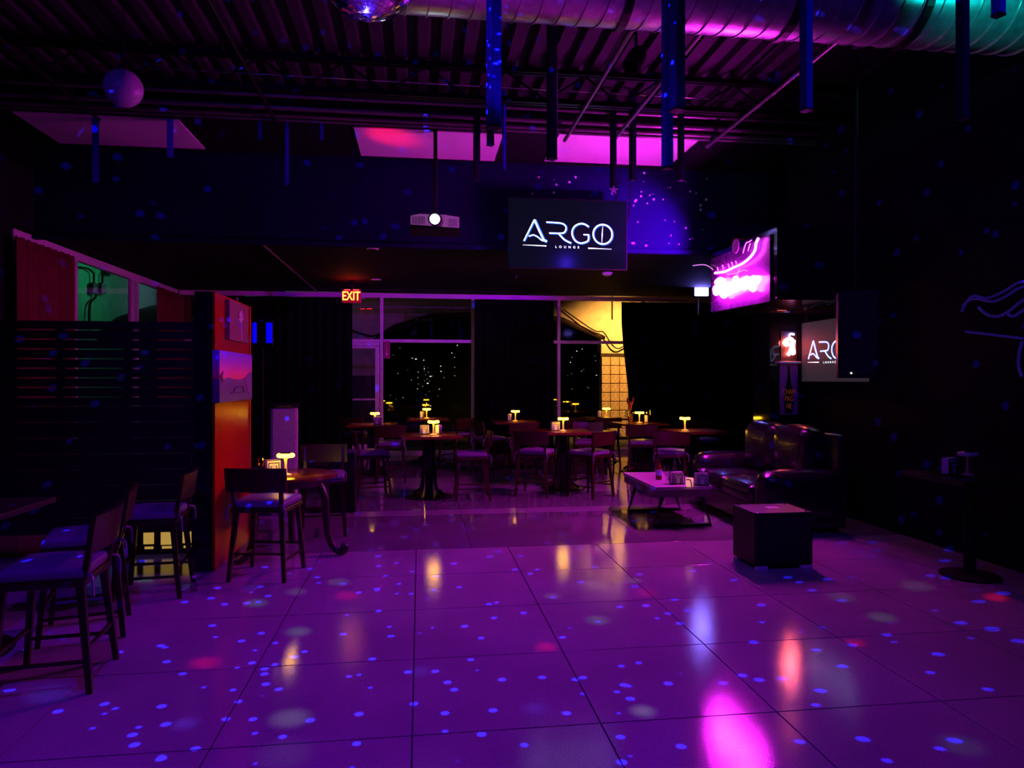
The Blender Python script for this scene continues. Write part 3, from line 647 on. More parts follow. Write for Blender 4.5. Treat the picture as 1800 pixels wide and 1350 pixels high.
# exit sign
ep = at_Y(618, 521, 13.2)
ex = root('exit_sign', ep, 0, 'glowing EXIT sign hanging from the low ceiling above the door', 'sign')
ex.scale = (.88, .88, .88)
M_EXH = mat('exit_red', (.55, .02, .05), .4, emis=(1, .01, .02), strength=.1)
obj('housing', bx((0, .03, 0), (.40, .06, .27), None, .008), M_EXH, ex)
obj('lettering', text_bm('EXIT', .235, 1.0, .003), glow('exit_yellow', (1, .62, .05), 4), ex, (-.01, -.005, 0)).scale = (.78, 1, 1.12)
obj('top_light', bx((0, .03, .139), (.3, .04, .006)), glow('exit_glow', (1, .004, .004), 110), ex)
obj('mount', b2((-.03, .005, .135), (.03, .055, (ZLOW - ep.z) / .88)), M_PLAST, ex)
bm = lathe([(.03, -.008), (.045, -.008), (.045, .008), (.03, .008)], 16); bmesh.ops.rotate(bm, cent=(0, 0, 0), matrix=Matrix.Rotation(PI / 2, 3, 'X'), verts=bm.verts); obj('end_ring', bm, M_ALU, ex, (.245, .03, 0))
# arrow sign on the door frame
ap = at_Y(680, 615, YB - .1)
ar = root('arrow_sign', ap, 0, 'narrow red vertical sign with a down arrow beside the exit door', 'sign')
obj('board', bx((0, 0, 0), (.125, .012, .36)), mat('sign_red', (.35, .03, .1), .5), ar)
M_PK = mat('pink_ink', (.85, .4, .7), .6)
bm = ribbon([(0, .06), (0, -.09)], .022, None, .002, -.007); plate([(-.04, -.007, -.075), (.04, -.007, -.075), (0, -.007, -.14)], (0, -.002, 0), 1, bm); obj('arrow', bm, M_PK, ar)
bm = bmesh.new()
for a_, b_ in (((-.055, -.17), (.055, -.17)), ((-.055, .17), (.055, .17)), ((-.058, -.17), (-.058, .17)), ((.058, -.17), (.058, .17)), ((-.03, .13), (.03, .13)), ((-.03, .1), (.03, .1))): ribbon([a_, b_], .005, bm, .002, -.007)
obj('border', bm, M_PK, ar)
# small led flood lamp by the back wall, blue-white
fp = at_Y(1233, 513, 13.4)
fd = root('led_flood_lamp', fp, 0, 'small blue-white LED flood lamp on the back wall left of the neon', 'lamp')
obj('housing', bx((0, .04, 0), (.32, .08, .2), None, .01), M_IRON, fd); obj('light_face', bx((0, -.006, 0), (.28, .012, .16), None, .01), glow('flood_face', (.20, .16, 1.0), 60), fd); obj('hanger', tube([(0, .05, .09), (0, .05, ZLOW - fp.z)], .02, 8), M_IRON, fd)
obj('cord', tube(smoothline([(-.04, .05, -.1), (-.04, .06, -.3), (-.045, .05, -.46)]), .012, 6), M_ALU, fd)
# low ceiling fittings
for px, py, z, lb, cat, nm in ((1067, 479, ZLOW, 'pink-lit smoke detector on the low ceiling below the television', 'smoke detector', 'smoke_detector'), (652, 429, ZLOW, 'flat vent ring on the low ceiling edge left of the projector', 'ceiling vent', 'ceiling_vent'),
                               (661, 491, ZLOW, 'flat vent ring on the low ceiling above the exit sign', 'ceiling vent', 'ceiling_vent'), (1158, 487, ZLOW, 'sprinkler head on the low ceiling left of the flood lamp', 'sprinkler', 'sprinkler_head'), (907, 485, ZLOW, 'sprinkler head on the low ceiling below the left side of the television', 'sprinkler', 'sprinkler_head')):
    p = at_z(px, py, z)
    if p.y < YBULK + .3: p.y = YBULK + .4
    r_ = root(nm, (p.x, p.y, z), label=lb, cat=cat)
    if nm == 'sprinkler_head':
        obj('plate', lathe([(0, 0), (.035, 0), (.035, -.01), (0, -.012)], 16), M_CHROME, r_); obj('deflector', lathe([(0, -.012), (.012, -.012), (.012, -.05), (.03, -.052), (.03, -.056), (0, -.056)], 12), M_CHROME, r_)
    else:
        R_ = .09
        obj('body', lathe([(0, 0), (R_, 0), (R_, -.02), (R_ * .7, -.05), (0, -.055)] if nm == 'smoke_detector' else [(R_ * .6, 0), (R_, 0), (R_, -.012), (R_ * .6, -.018)], 24), M_WHITE, r_)
        obj('centre', lathe([(0, -.055), (.025, -.055), (.02, -.07), (0, -.07)] if nm == 'smoke_detector' else [(0, 0), (R_ * .5, 0), (R_ * .45, -.008), (0, -.008)], 16), M_PIPE, r_)
# projected light specks on the bulkhead, put in as pale discs
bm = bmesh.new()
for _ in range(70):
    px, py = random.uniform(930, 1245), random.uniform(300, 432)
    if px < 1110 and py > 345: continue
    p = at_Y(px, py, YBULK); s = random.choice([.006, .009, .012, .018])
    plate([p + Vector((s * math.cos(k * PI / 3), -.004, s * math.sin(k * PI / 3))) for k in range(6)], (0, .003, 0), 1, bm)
tag(obj('light_specks', bm, M_WHITE), 'tiny pale dots standing in for projected light specks on the bulkhead', 'stickers', kind='stuff')
so_ = root('star_ornament', at_d(1079, 334, 7.9), label='small star ornament hanging at the tip of the long black baton', cat='ornament')
bm = plate([(.055 * (1 if k % 2 == 0 else .38) * math.sin(k * PI / 5), 0, .055 * (1 if k % 2 == 0 else .38) * math.cos(k * PI / 5)) for k in range(10)], (0, .008, 0), 1); obj('star', bm, M_ALU, so_); obj('thread', tube([(0, .004, .04), (0, .004, ZDROP - so_.location.z if so_.location.y > YFAS else ZDECK - so_.location.z)], .002, 5), M_PLAST, so_)
# housings modelled around the added fill lamps
for (l, t, c, p, s), lb in zip(ADDED_PARS, ('added stage lamp behind the duct filling the floor with violet', 'added blue fill lamp on the ceiling at the near left', 'added blue fill lamp on the ceiling at the near right', 'added violet lamp on the soffit top aimed at the bulkhead beside the television', 'added blue fill lamp near the camera washing the dance floor', 'added pink narrow-beam lamp brightening the projector', 'added cyan lamp aimed up at the right end of the duct')):
    r_ = root('added_stage_lamp', l, label=lb, cat='stage lamp', group='added stage lamps')
    d = (t - l).normalized(); q = d.to_track_quat('-Z', 'Y')
    bm = lathe([(.07, 0), (.085, .0), (.085, .18), (.05, .26), (0, .26), (0, .22), (.05, .2), (.07, .16)], 20); o = obj('can', bm, M_IRON, r_); o.rotation_mode = 'QUATERNION'; o.rotation_quaternion = q; o.location = -d * -.0 + d * .02 * -1
    e = -d * .16
    if l.y > 8.3: obj('yoke', tube([e, (e.x, e.y, SZ1 - l.z)], .015, 8), M_IRON, r_)
    else: obj('yoke', tube([e, (e.x, e.y, max(.2, ZDECK - l.z - .01) if not (YFAS < l.y < YBULK) else max(.05, ZDROP - l.z))], .015, 8), M_IRON, r_)
r_ = root('effect_lamp', MOON, label='round effect lamp on the ceiling throwing coloured spots on the floor', cat='stage lamp')
obj('bowl', lathe([(.1, .02), (.13, .02), (.13, .12), (.06, .2), (0, .2)], 24), M_IRON, r_); obj('stem', tube([(0, 0, .19), (0, 0, ZDECK - MOON.z)], .015, 8), M_IRON, r_)

# ================================================================== LEFT PARTITION AND SCREEN
PX_ = -1.70; PY0, PY1, PZ = 6.12, 7.32, 2.34
wp = root('partition', (PX_ - .07, (PY0 + PY1) / 2, 0), label='glossy red lacquered partition wall behind the round table', cat='partition'); WL = wp.location
obj('red_face', b2(Vector((PX_ - .02, PY0 + .01, 0.0)) - WL, Vector((PX_, PY1, PZ)) - WL), M_REDW, wp)
obj('core', b2(Vector((PX_ - .16, PY0, 0)) - WL, Vector((PX_ - .0205, PY1, PZ)) - WL), M_GLOSSB, wp)
obj('end_trim', b2(Vector((PX_ - .02, PY1, 0)) - WL, Vector((PX_ + .01, PY1 + .03, PZ)) - WL), mat('orange_trim', (.5, .1, .03), .3), wp)
def RX(px, py, x=PX_ + .004): return at_X(px, py, x)
# beach picture
def sunset_mat():
    m = bpy.data.materials.new('beach_print'); m.use_nodes = True; n = m.node_tree; b = n.nodes['Principled BSDF']
    t = n.nodes.new('ShaderNodeTexCoord'); s = n.nodes.new('ShaderNodeSeparateXYZ'); n.links.new(t.outputs['Generated'], s.inputs[0])
    r = n.nodes.new('ShaderNodeValToRGB'); e = r.color_ramp.elements
    e[0].position = 0; e[0].color = (.12, .02, .16, 1); e[1].position = 1; e[1].color = (.22, .04, .75, 1)
    for p_, c_ in ((.30, (.16, .02, .18)), (.455, (.22, .03, .22)), (.465, (.95, .06, .12)), (.6, (.9, .05, .35)), (.8, (.5, .04, .65))): x = e.new(p_); x.color = (*c_, 1)
    z = n.nodes.new('ShaderNodeTexNoise'); z.inputs['Scale'].default_value = 5; n.links.new(t.outputs['Generated'], z.inputs['Vector'])
    a_ = n.nodes.new('ShaderNodeMath'); a_.operation = 'MULTIPLY_ADD'; a_.inputs[1].default_value = .12; n.links.new(z.outputs['Fac'], a_.inputs[0])
    sb = n.nodes.new('ShaderNodeMath'); sb.operation = 'SUBTRACT'; sb.inputs[1].default_value = .06; n.links.new(s.outputs['Z'], sb.inputs[0]); n.links.new(sb.outputs[0], a_.inputs[2])
    n.links.new(a_.outputs[0], r.inputs['Fac']); n.links.new(r.outputs['Color'], b.inputs['Base Color']); b.inputs['Roughness'].default_value = .35
    return m
xo = PX_ + .06
pc = root('beach_picture', at_X(414, 662, xo), label='beach sunset canvas in violet and red on the red partition', cat='picture'); CL = pc.location
c0, c1 = at_X(386, 662, xo), at_X(443, 662, xo); zt = at_X(414, 619.5, xo).z; zb = at_X(414, 705, xo).z
obj('canvas', b2(Vector((PX_ + .002, c0.y, zb)) - CL, Vector((xo, c1.y, zt)) - CL, .003), sunset_mat(), pc)
Wp, Hp = c1.y - c0.y, zt - zb
def CP(u, v): return Vector((.002, c0.y - CL.y + u * Wp, zb - CL.z + v * Hp))
M_DK = mat('print_dark', (.06, .02, .10), .5)
bm = tube([CP(.38, .18), CP(.42, .26), CP(.5, .29), CP(.66, .29), CP(.70, .18)], .008, 4); obj('pier_print', bm, M_DK, pc)
obj('boardwalk_print', tube([CP(.3, .17), CP(.78, .17)], .006, 4), M_DK, pc)
bm = plate([CP(u, v) for u, v in ((.98, .0), (.98, .62), (.86, .58), (.72, .46), (.80, .3), (.88, .1))], (.002, 0, 0), 1); obj('headland_print', bm, mat('print_plum', (.20, .05, .25), .5), pc)
bm = bmesh.new()
for k in range(7):
    a_ = -1.2 + k * .4; tube([CP(.0, .5), CP(.05, .5) + Vector((0, .02 + .03 * math.cos(a_), .05 * math.sin(a_)))], .004, 4, bm)
obj('palm_print', bm, M_DK, pc)
# rose picture
fx = PX_ + .04
fp_ = root('rose_picture', at_X(419, 566, fx), label='dark framed picture of a pale rose above the beach canvas', cat='picture'); FL = fp_.location
y0, y1 = at_X(404, 566, fx).y, at_X(436, 566, fx).y; z0, z1 = at_X(420, 600, fx).z, at_X(420, 533, fx).z
obj('board', b2(Vector((PX_ + .002, y0, z0)) - FL, Vector((fx, y1, min(z1, PZ - .02))) - FL, .003), mat('rose_ground', (.24, .05, .10), .5), fp_)
bm = bmesh.new(); yc = (y0 + y1) / 2 + .04; zc_ = at_X(420, 556, fx).z
for k in range(14):
    a_ = k * 2.4; rr = .012 * math.sqrt(k); c_ = Vector((fx + .004, yc + rr * 1.6 * math.cos(a_), zc_ + rr * 1.3 * math.sin(a_))) - FL
    n6 = [c_ + Vector((0, .022 * math.cos(t_ * PI / 4) , .014 * math.sin(t_ * PI / 4))) for t_ in range(8)]; plate(n6, (.003, 0, 0), 1, bm)
obj('rose_bloom', bm, mat('rose_pale', (.75, .5, .7), .5), fp_)
obj('rose_stem', tube(smoothline([Vector((fx + .003, yc, zc_ - .05)) - FL, Vector((fx + .003, yc + .02, zc_ - .1)) - FL, Vector((fx + .003, yc + .05, zc_ - .2)) - FL]), .006, 5), bpy.data.materials['rose_pale'], fp_)
ru = root('added_red_uplight', (REDUP.x, REDUP.y, PZ), label='small added red uplight on top of the red partition', cat='spotlight')
obj('base', bx((0, 0, .012), (.08, .08, .024), None, .004), M_IRON, ru); obj('can', lathe([(.022, .06), (.03, .06), (.03, .024), (0, .024)], 16), M_IRON, ru)
# slat screen
sc = root('slat_screen', (-2.85, 6.62, 0), label='dark slatted wooden screen in front of the left windows', cat='screen')
sw = 1.70
zt = 2.117
for xx in (-.85, -.28, .28, .85): obj('post', b2((xx - .03, -.03, 0), (xx + .03, .03, zt), .004), M_DARKW, sc)
z = zt
for k in range(9): obj('slat', b2((-sw / 2 + .03, -.055, z - .072), (sw / 2 - .03, -.031, z), .003), M_DARKW, sc); z -= .084
zz = z + .012
while zz > .34:
    obj('board', b2((-sw / 2 + .03, -.055, zz - .14), (sw / 2 - .03, -.031, zz - .004), .003), M_DARKW, sc); zz -= .14
# glowing panel put in for the yellow light under the screen
lp = root('yellow_glow_standin', (-2.32, 6.80, 0), label='glowing stand-in for yellow light under the slatted screen', cat='light stand-in')
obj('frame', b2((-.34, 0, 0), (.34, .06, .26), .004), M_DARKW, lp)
M_YL = glow('yellow_glow', (1, .6, .12), .42)
for k, (x0, x1) in enumerate(((-.31, -.25), (-.19, -.10), (-.04, .07), (.15, .24), (.28, .31))): obj('glow_pane', b2((x0, -.006, .085 + .01 * (k % 2)), (x1, -.001, .2)), M_YL, lp); obj('glow_pane', b2((x0 + .01, -.006, .05), (x1 - .005, -.001, .072)), M_YL, lp)

# ================================================================== FURNITURE PROTOTYPES
def make_chair():
    t = root('counter_chair', (0, 0, 0)); SZ = .56
    obj('seat', bx((0, 0, SZ), (.44, .42, .04), None, .01), M_WOOD, t)
    bm = bx((0, 0, 0), (.43, .41, .055), None, .02); bmesh.ops.subdivide_edges(bm, edges=bm.edges[:], cuts=3, use_grid_fill=True)
    for v in bm.verts:
        f = max(0, 1 - (v.co.x / .23) ** 2) * max(0, 1 - (v.co.y / .22) ** 2)
        if v.co.z > 0: v.co.z += .022 * f + .006 * math.sin(v.co.x * 34 + 2 * math.sin(v.co.y * 20)) * f
    cu = obj('cushion', bm, M_PAD, t, (0, 0, SZ + .047), smooth=True)
    for s in (-1, 1):
        obj('tie', tube(smoothline([(s * .19, -.2, .0), (s * .22, -.24, -.01), (s * .235, -.25, -.06), (s * .225, -.25, -.11)]), .008, 5), M_PAD, cu)
    for s in (-1, 1):
        obj('leg', tube([(s * .185, .17, SZ - .02), (s * .225, .215, 0)], [.026, .02], 4), M_WOOD, t)
        obj('leg', tube([(s * .185, -.18, SZ - .02), (s * .225, -.235, 0)], [.027, .02], 4), M_WOOD, t)
        obj('back_post', tube([(s * .19, -.195, SZ - .0), (s * .195, -.225, .74), (s * .2, -.262, .885)], [.022, .02, .017], 4), M_WOOD, t)
        obj('stretcher', tube([(s * .213, .2, .16), (s * .213, -.217, .16)], .012, 4), M_WOOD, t)
    obj('stretcher', tube([(-.21, .198, .22), (.21, .198, .22)], .014, 4), M_WOOD, t); obj('stretcher', tube([(-.21, -.215, .22), (.21, -.215, .22)], .012, 4), M_WOOD, t)
    bm = bmesh.new(); n = 10; g = []
    for i in range(n + 1):
        x = -.245 + .49 * i / n; y = -.255 - .03 * (1 - (x / .245) ** 2)
        g.append([bm.verts.new((x, y + dy + (.9 - z) * .14, z)) for dy, z in ((.014, .715), (-.014, .715), (-.014, .905), (.014, .905))])
    for A, B in zip(g[:-1], g[1:]):
        for k in range(4): bm.faces.new((A[k], A[(k + 1) % 4], B[(k + 1) % 4], B[k]))
    bm.faces.new(g[0]); bm.faces.new(g[-1][::-1]); obj('backrest', bm, M_WOOD, t, smooth=True)
    return t
chair = make_chair()
def make_table(TZ, sz=.80):
    t = root('counter_table', (0, 0, 0))
    obj('tabletop', bx((0, 0, TZ - .018), (sz, sz, .036), None, .006), M_TOP, t)
    obj('column', bx((0, 0, TZ / 2 - .02), (.1, .1, TZ - .06), None, .005), M_IRON, t)
    for k in range(4):
        c, s = math.cos(k * PI / 2 + PI / 4), math.sin(k * PI / 2 + PI / 4)
        obj('brace', tube([(c * .09, s * .09, TZ - .05), (c * .12, s * .12, .2), (c * .15, s * .15, .09), (c * .27, s * .27, .035)], [.012, .016, .02, .02], 6), M_IRON, t)
    obj('base_plate', lathe([(0, 0), (.33, 0), (.33, .012), (.2, .028), (0, .03)], 32), M_IRON, t)
    obj('top_plate', bx((0, 0, TZ - .045), (.36, .36, .016)), M_IRON, t)
    return t
TZ = .85
table = make_table(TZ)
def make_lamp(lit=True):
    t = root('table_lamp', (0, 0, 0))
    obj('base', lathe([(0, 0), (.052, 0), (.052, .008), (.022, .016), (0, .018)], 24), M_GOLD, t, smooth=True)
    obj('stem', lathe([(0, .014), (.015, .016), (.010, .07), (.012, .13), (.02, .165), (0, .165)], 16), M_GOLD, t, smooth=True)
    obj('shade', lathe([(0, .163), (.07, .163), (.078, .170), (.078, .186), (.07, .195), (0, .197)], 32), M_WARM if lit else mat('lamp_off', (.6, .6, .62), .3), t, smooth=True)
    obj('cap', lathe([(0, .197), (.05, .197), (.046, .203), (0, .204)], 24), M_IRON if lit else M_CHROME, t)
    return t
tlamp = make_lamp(); tlamp_off = make_lamp(False); tlamp_off.name = 'table_lamp_unlit'
def make_holder():
    t = root('napkin_holder', (0, 0, 0))
    obj('base', bx((0, 0, .006), (.15, .08, .012), None, .003), M_IRON, t)
    obj('napkin_stack', bx((0, 0, .070), (.128, .052, .116), None, .004), M_NAPK, t)
    for y in (-.034, .034):
        for w_, h_ in ((.066, .126), (.046, .1), (.026, .072)):
            obj('wire_arch', tube([(-w_, y, .01), (-w_, y, h_), (w_, y, h_), (w_, y, .01)], .0042, 6), M_IRON, t)
    return t
holder = make_holder()

# ================================================================== DINING TABLES
GT, GL, GN, GC = 'wooden counter tables', 'glowing table lamps', 'napkin holders', 'counter chairs with satin pads'
TABS = [(990, 757, 'T1', 0), (754, 764, 'T2', .1), (752, 735, 'T3', 0), (655, 745, 'T4', 0), (905, 740, 'T5', 0), (1062, 734, 'T6', 0), (1122, 743, 'T7', .1), (1218, 756, 'T8', 0)]
TL = {'T1': 'wooden counter table behind the two purple-padded chairs in the middle', 'T2': 'wooden counter table nearest the floor below the left window bay', 'T3': 'farthest wooden table directly under the left back window bay',
      'T4': 'wooden table beside the exit door', 'T5': 'wooden table in front of the middle black curtain', 'T6': 'wooden table under the yellow-lit window bay', 'T7': 'wooden table set with stemmed glasses right of the window', 'T8': 'wooden table with an orange-lit edge near the sofa'}
TP = {}
for px, py, nm, rz in TABS:
    p = at_z(px, py, TZ); p.z = 0
    if p.y > YB - .75: p.y = YB - .78
    TP[nm] = p; place(table, p, rz, TL[nm], 'table', GT)
LAMPS = [(990, 'T1', 'glowing lamp on the middle table between the purple-padded chairs'), (762, 'T2', 'glowing lamp on the nearest table below the left window bay'), (750, 'T3', 'glowing lamp on the farthest table under the left window bay'),
         (659, 'T4', 'glowing lamp on the table beside the exit door'), (906, 'T5', 'glowing lamp in front of the middle black curtain'), (1066, 'T6', 'glowing lamp in front of the lit stone pier'),
         (1124, 'T7', 'glowing lamp among the stemmed glasses'), (1204, 'T8', 'glowing lamp on the orange-edged table near the sofa')]
def on_table(px, nm, dy=0.0):
    """a spot on the table top under picture column px"""
    d = ray(px, HY); Y = TP[nm].y + dy; return Vector((d.x * Y / d.y, Y, TZ))
for px, nm, lb in LAMPS: place(tlamp, on_table(px, nm, -.05), 0, lb, 'lamp', GL, 1.0)
HOLD = [(976, 'T1', .03, .2, 'napkin holder left of the lamp on the middle table'), (746, 'T2', .1, 0, 'napkin holder left of the lamp on the nearest table'), (771, 'T2', .1, 1.2, 'napkin holder seen edge-on right of the lamp on the nearest table'),
        (742, 'T3', .12, 1.3, 'napkin holder left of the lamp on the farthest table'), (663, 'T4', -.2, 0, 'napkin holder below the lamp beside the exit door'), (896, 'T5', .0, 1.3, 'napkin holder seen edge-on left of the lamp by the black curtain'),
        (1054, 'T6', .05, 1.2, 'napkin holder left of the lamp in front of the stone pier'), (1136, 'T7', .05, 1.2, 'napkin holder right of the lamp among the stemmed glasses')]
for px, nm, dy, rz, lb in HOLD: place(holder, on_table(px, nm, dy), rz, lb, 'napkin holder', GN)
# chairs: px, py of seat centre (z .6), facing angle, label
def cpos(px, zc): p = at_d(px, HY, zc); p.z = 0; return p
CH = [(828, 9.45, PI / 2, 'chair with a rumpled purple pad right of the nearest table, facing left'), (1037, 9.65, .65, 'purple-padded chair at the right front corner of the middle table'), (942, 9.75, -.45, 'purple-padded chair at the left front corner of the middle table'),
      (655, 9.6, -PI / 2 + .2, 'purple-padded chair left of the nearest table, facing right'), (687, 11.0, 0, 'chair with a magenta shine on its back, in front of the door-side table'), (862, 11.9, -1.2, 'chair with a dim purple pad between the nearest table and the middle curtain'),
      (1035, 11.25, PI - .2, 'chair with a dim red back behind the middle table'), (915, 11.6, .1, 'chair with an orange-lit back top in front of the middle curtain table'), (1064, 13.2, 0, 'chair in front of the table under the lit stone pier'),
      (1130, 11.2, -.4, 'chair with a golden streak on its back in front of the stemmed glasses'), (1236, 11.6, PI, 'chair with a red back behind the orange-edged table'), (1178, 9.7, -.3, 'dark chair in front of the orange-edged table near the sofa'),
      (632, 12.9, -.5, 'dim chair at the door side of the far left table'), (800, 12.9, .8, 'dark chair in front of the farthest table'), (1000, 13.2, .2, 'dark chair by the window left of the stone pier')]
for px, zc, rz, lb in CH: place(chair, cpos(px, zc), rz, lb, 'chair', GC)
# stemmed glasses
def make_glass():
    t = root('wine_glass', (0, 0, 0))
    obj('bowl', lathe([(.006, .085), (.025, .1), (.037, .13), (.036, .165), (.030, .195), (.028, .195), (.034, .165), (.035, .13), (.023, .103), (0, .09)], 24), M_GLASS, t, smooth=True)
    obj('stem', lathe([(.0, .004), (.004, .005), (.004, .088), (0, .088)], 10), M_GLASS, t, smooth=True); obj('foot', lathe([(0, 0), (.034, 0), (.033, .003), (.004, .007), (0, .007)], 24), M_GLASS, t, smooth=True)
    return t
wg = make_glass()
for px, dy, lb in ((1101, -.15, 'stemmed glass leftmost on the table right of the lit pier'), (1109, -.25, 'tall stemmed glass just right of the leftmost one'), (1129, .28, 'stemmed glass behind the lamp on the same table'), (1140, -.1, 'stemmed glass rightmost on the table right of the lit pier')):
    place(wg, on_table(px, 'T7', dy), 0, lb, 'glass', 'stemmed glasses', 1.15)
rv = root('red_vase', on_table(1108, 'T7', .22), label='dark vase with a dim red spray behind the stemmed glasses', cat='vase')
obj('vase', lathe([(0, 0), (.04, 0), (.05, .08), (.03, .16), (.025, .18), (0, .17)], 20), M_AMBER, rv, smooth=True)
bm = bmesh.new()
for k in range(12):
    a_ = k * 2.4; tube([(0, 0, .15), (.03 * math.cos(a_), .03 * math.sin(a_), .3), (.06 * math.cos(a_), .06 * math.sin(a_), .36 + .1 * random.random())], [.004, .006, .014], 5, bm)
obj('spray', bm, mat('red_spray', (.3, .03, .04), .8), rv)

# ================================================================== LEFT ROUND TABLE
tz = .735; rc = Vector((-1.19, 6.66, 0))
rtb = root('round_table', rc, label='round glossy table with curled legs beside the red partition', cat='table')
obj('tabletop', lathe([(0, tz - .035), (.40, tz - .035), (.43, tz - .025), (.43, tz - .006), (.42, tz), (0, tz)], 48), M_TOP, rtb, smooth=True)
obj('apron', lathe([(0, tz - .1), (.3, tz - .1), (.33, tz - .036), (0, tz - .036)], 40), M_DARKW, rtb, smooth=True)
for k, a_ in enumerate((-.25, 1.7, 3.9)):
    c, s = math.cos(a_), math.sin(a_)
    obj('leg', tube(smoothline([(c * r_, s * r_, z_) for r_, z_ in ((.27, tz - .07), (.34, .52), (.35, .35), (.37, .18), (.43, .06), (.51, .035), (.54, .075), (.50, .10))], 4), [.036] * 10 + [.032] * 10 + [.03] * 9, 10), M_DARKW, rtb, smooth=True)
place(tlamp, rc + Vector((-.02, -.08, tz)), 0, 'glowing lamp on the round table by the red partition', 'lamp', GL)
place(holder, rc + Vector((-.16, .06, tz)), .5, 'napkin holder left of the lamp on the round table', 'napkin holder', GN)
place(wg, rc + Vector((-.24, -.06, tz)), 0, 'stemmed glass at the left side of the round table', 'glass', 'stemmed glasses', .8)
cr = root('glass_dish', rc + Vector((.16, -.1, tz)), label='low cut-glass dish catching orange light on the round table', cat='dish')
obj('bowl', lathe([(0, .004), (.05, .004), (.085, .03), (.08, .03), (.047, .01), (0, .01)], 18), M_GLASS, cr); obj('foot', lathe([(0, 0), (.04, 0), (.04, .004), (0, .004)], 18), M_GLASS, cr)
place(chair, Vector((-1.24, 5.98, 0)), -.18, 'dark chair with its back to us in front of the round table', 'chair', GC)
place(chair, Vector((-1.0, 7.5, 0)), PI + .1, 'chair with an orange-lit back behind the round table', 'chair', GC)
# white bin and black cabinet
p = at_d(500, HY, 8.4)
tb_ = root('tall_bin', (p.x, p.y, 0), .15, 'tall white bin with a dark lid standing behind the round table', 'bin')
obj('body', bx((0, 0, .635), (.31, .30, 1.27), None, .03), mat('bin_white', (.5, .42, .45), .35), tb_); obj('lid', bx((0, 0, 1.295), (.325, .315, .05), None, .02), M_PLAST, tb_); obj('flap', bx((0, -.16, 1.29), (.2, .012, .03), None, .004), M_CHROME, tb_)
p = at_z(601, 903, 0)
bc = root('black_cabinet', (p.x, p.y + .2, 0), 0, 'low black loudspeaker cabinet behind the round table, under a dark cloth', 'cabinet')
obj('body', bx((0, 0, .36), (.30, .36, .70), None, .012), M_PLAST, bc); obj('cloth', bx((0, 0, .725), (.32, .38, .022), None, .01), mat('violet_cloth', (.06, .05, .09), .9), bc)
for sx in (-.11, .11):
    for sy in (-.13, .13): obj('foot', bx((sx, sy, .006), (.04, .04, .014)), M_IRON, bc)
bp = at_d(460, 585, 8.9)  # patch of blue light put in as glowing panes on an added stand
bl_ = root('blue_light_patch', bp, 0, 'pair of glowing blue patches standing in for blue light behind the partition', 'wall light')
obj('plate', bx((0, .03, 0), (.27, .03, .34)), M_GLOSSB, bl_)
for s, w_ in ((-1, .05), (1, .075)): obj('blue_glow_pane', bx((s * .09, .008, .0), (w_, .02, .26), None, .008), glow('blue_glow_pane', (.0, .0, .9), .85), bl_)
obj('pole', tube([(0, .05, -.17), (0, .05, -bp.z + .02)], .02, 8), M_IRON, bl_); obj('pole_foot', lathe([(0, 0), (.15, 0), (.15, .02), (0, .025)], 24), M_IRON, bl_, (0, .05, -bp.z))

# ================================================================== LEFT FOREGROUND
M_TOPX = M_TOP; M_TOP = M_DARKW; table_l = make_table(TZ, .8); M_TOP = M_TOPX; table_l.name = 'counter_table_long'  # dark wood puts the shade of this dim corner into the top
lt = place(table_l, Vector((-2.72, 4.45, 0)), 0, 'dark counter table at the left edge beside the padded chairs', 'table', GT)
place(chair, Vector((-1.93, 4.02, 0)), PI / 2 + .12, 'nearest chair at the left edge, seen from its side', 'chair', GC)
place(chair, Vector((-2.12, 4.78, 0)), PI / 2 + .3, 'dark chair just behind the nearest left chair', 'chair', GC)
place(chair, Vector((-2.0, 5.6, 0)), PI / 2 + .1, 'dark chair in front of the low yellow glow stand-in', 'chair', GC)
place(chair, Vector((-2.86, 3.72, 0)), .1, 'dark chair cut off at the left edge of the picture', 'chair', GC)
p = at_z(341, 1040, 0); sv = root('clear_bottle', p, label='small clear bottle standing on the floor by the left chairs', cat='bottle')
obj('body', lathe([(0, 0), (.028, 0), (.03, .05), (.016, .075), (.014, .105), (.012, .105), (.014, .074), (.026, .05), (.024, .006), (0, .006)], 20), M_GLASS, sv, smooth=True); obj('cap', lathe([(0, .105), (.015, .105), (.015, .118), (0, .118)], 14), M_NAPK, sv)

# ================================================================== SOFA AREA
sx0, sx1, sy0, sy1 = 3.46, 4.44, 6.75, 8.72
sf = root('leather_sofa', ((sx0 + sx1) / 2, (sy0 + sy1) / 2, 0), label='black tufted leather sofa against the right wall', cat='sofa'); FL_ = sf.location
def cush(name, lo, hi, puff=.03, bev=.05, parent=sf):
    lo, hi = Vector(lo) - FL_, Vector(hi) - FL_; c = (lo + hi) / 2; s = hi - lo
    bm = bx((0, 0, 0), s, None, min(bev, min(s) * .45)); bmesh.ops.subdivide_edges(bm, edges=[e for e in bm.edges if e.calc_length() > .1], cuts=4, use_grid_fill=True)
    for v in bm.verts:
        u = [v.co[i] / (s[i] / 2) for i in range(3)]
        f = [max(0, 1 - u[i] ** 2) for i in range(3)]
        v.co.x += puff * u[0] * f[1] * f[2]; v.co.z += puff * u[2] * f[0] * f[1]; v.co.y += puff * .4 * u[1] * f[0] * f[2]
        v.co.z += .006 * math.sin(v.co.x * 23 + v.co.y * 11) * f[0]
    return obj(name, bm, M_LEATH, parent, c, smooth=True)
obj('frame', b2(Vector((sx0 + .06, sy0 + .04, .05)) - FL_, Vector((sx1 - .02, sy1 - .04, .3)) - FL_, .02), M_LEATH, sf)
ymid = (sy0 + sy1) / 2; aw = .26
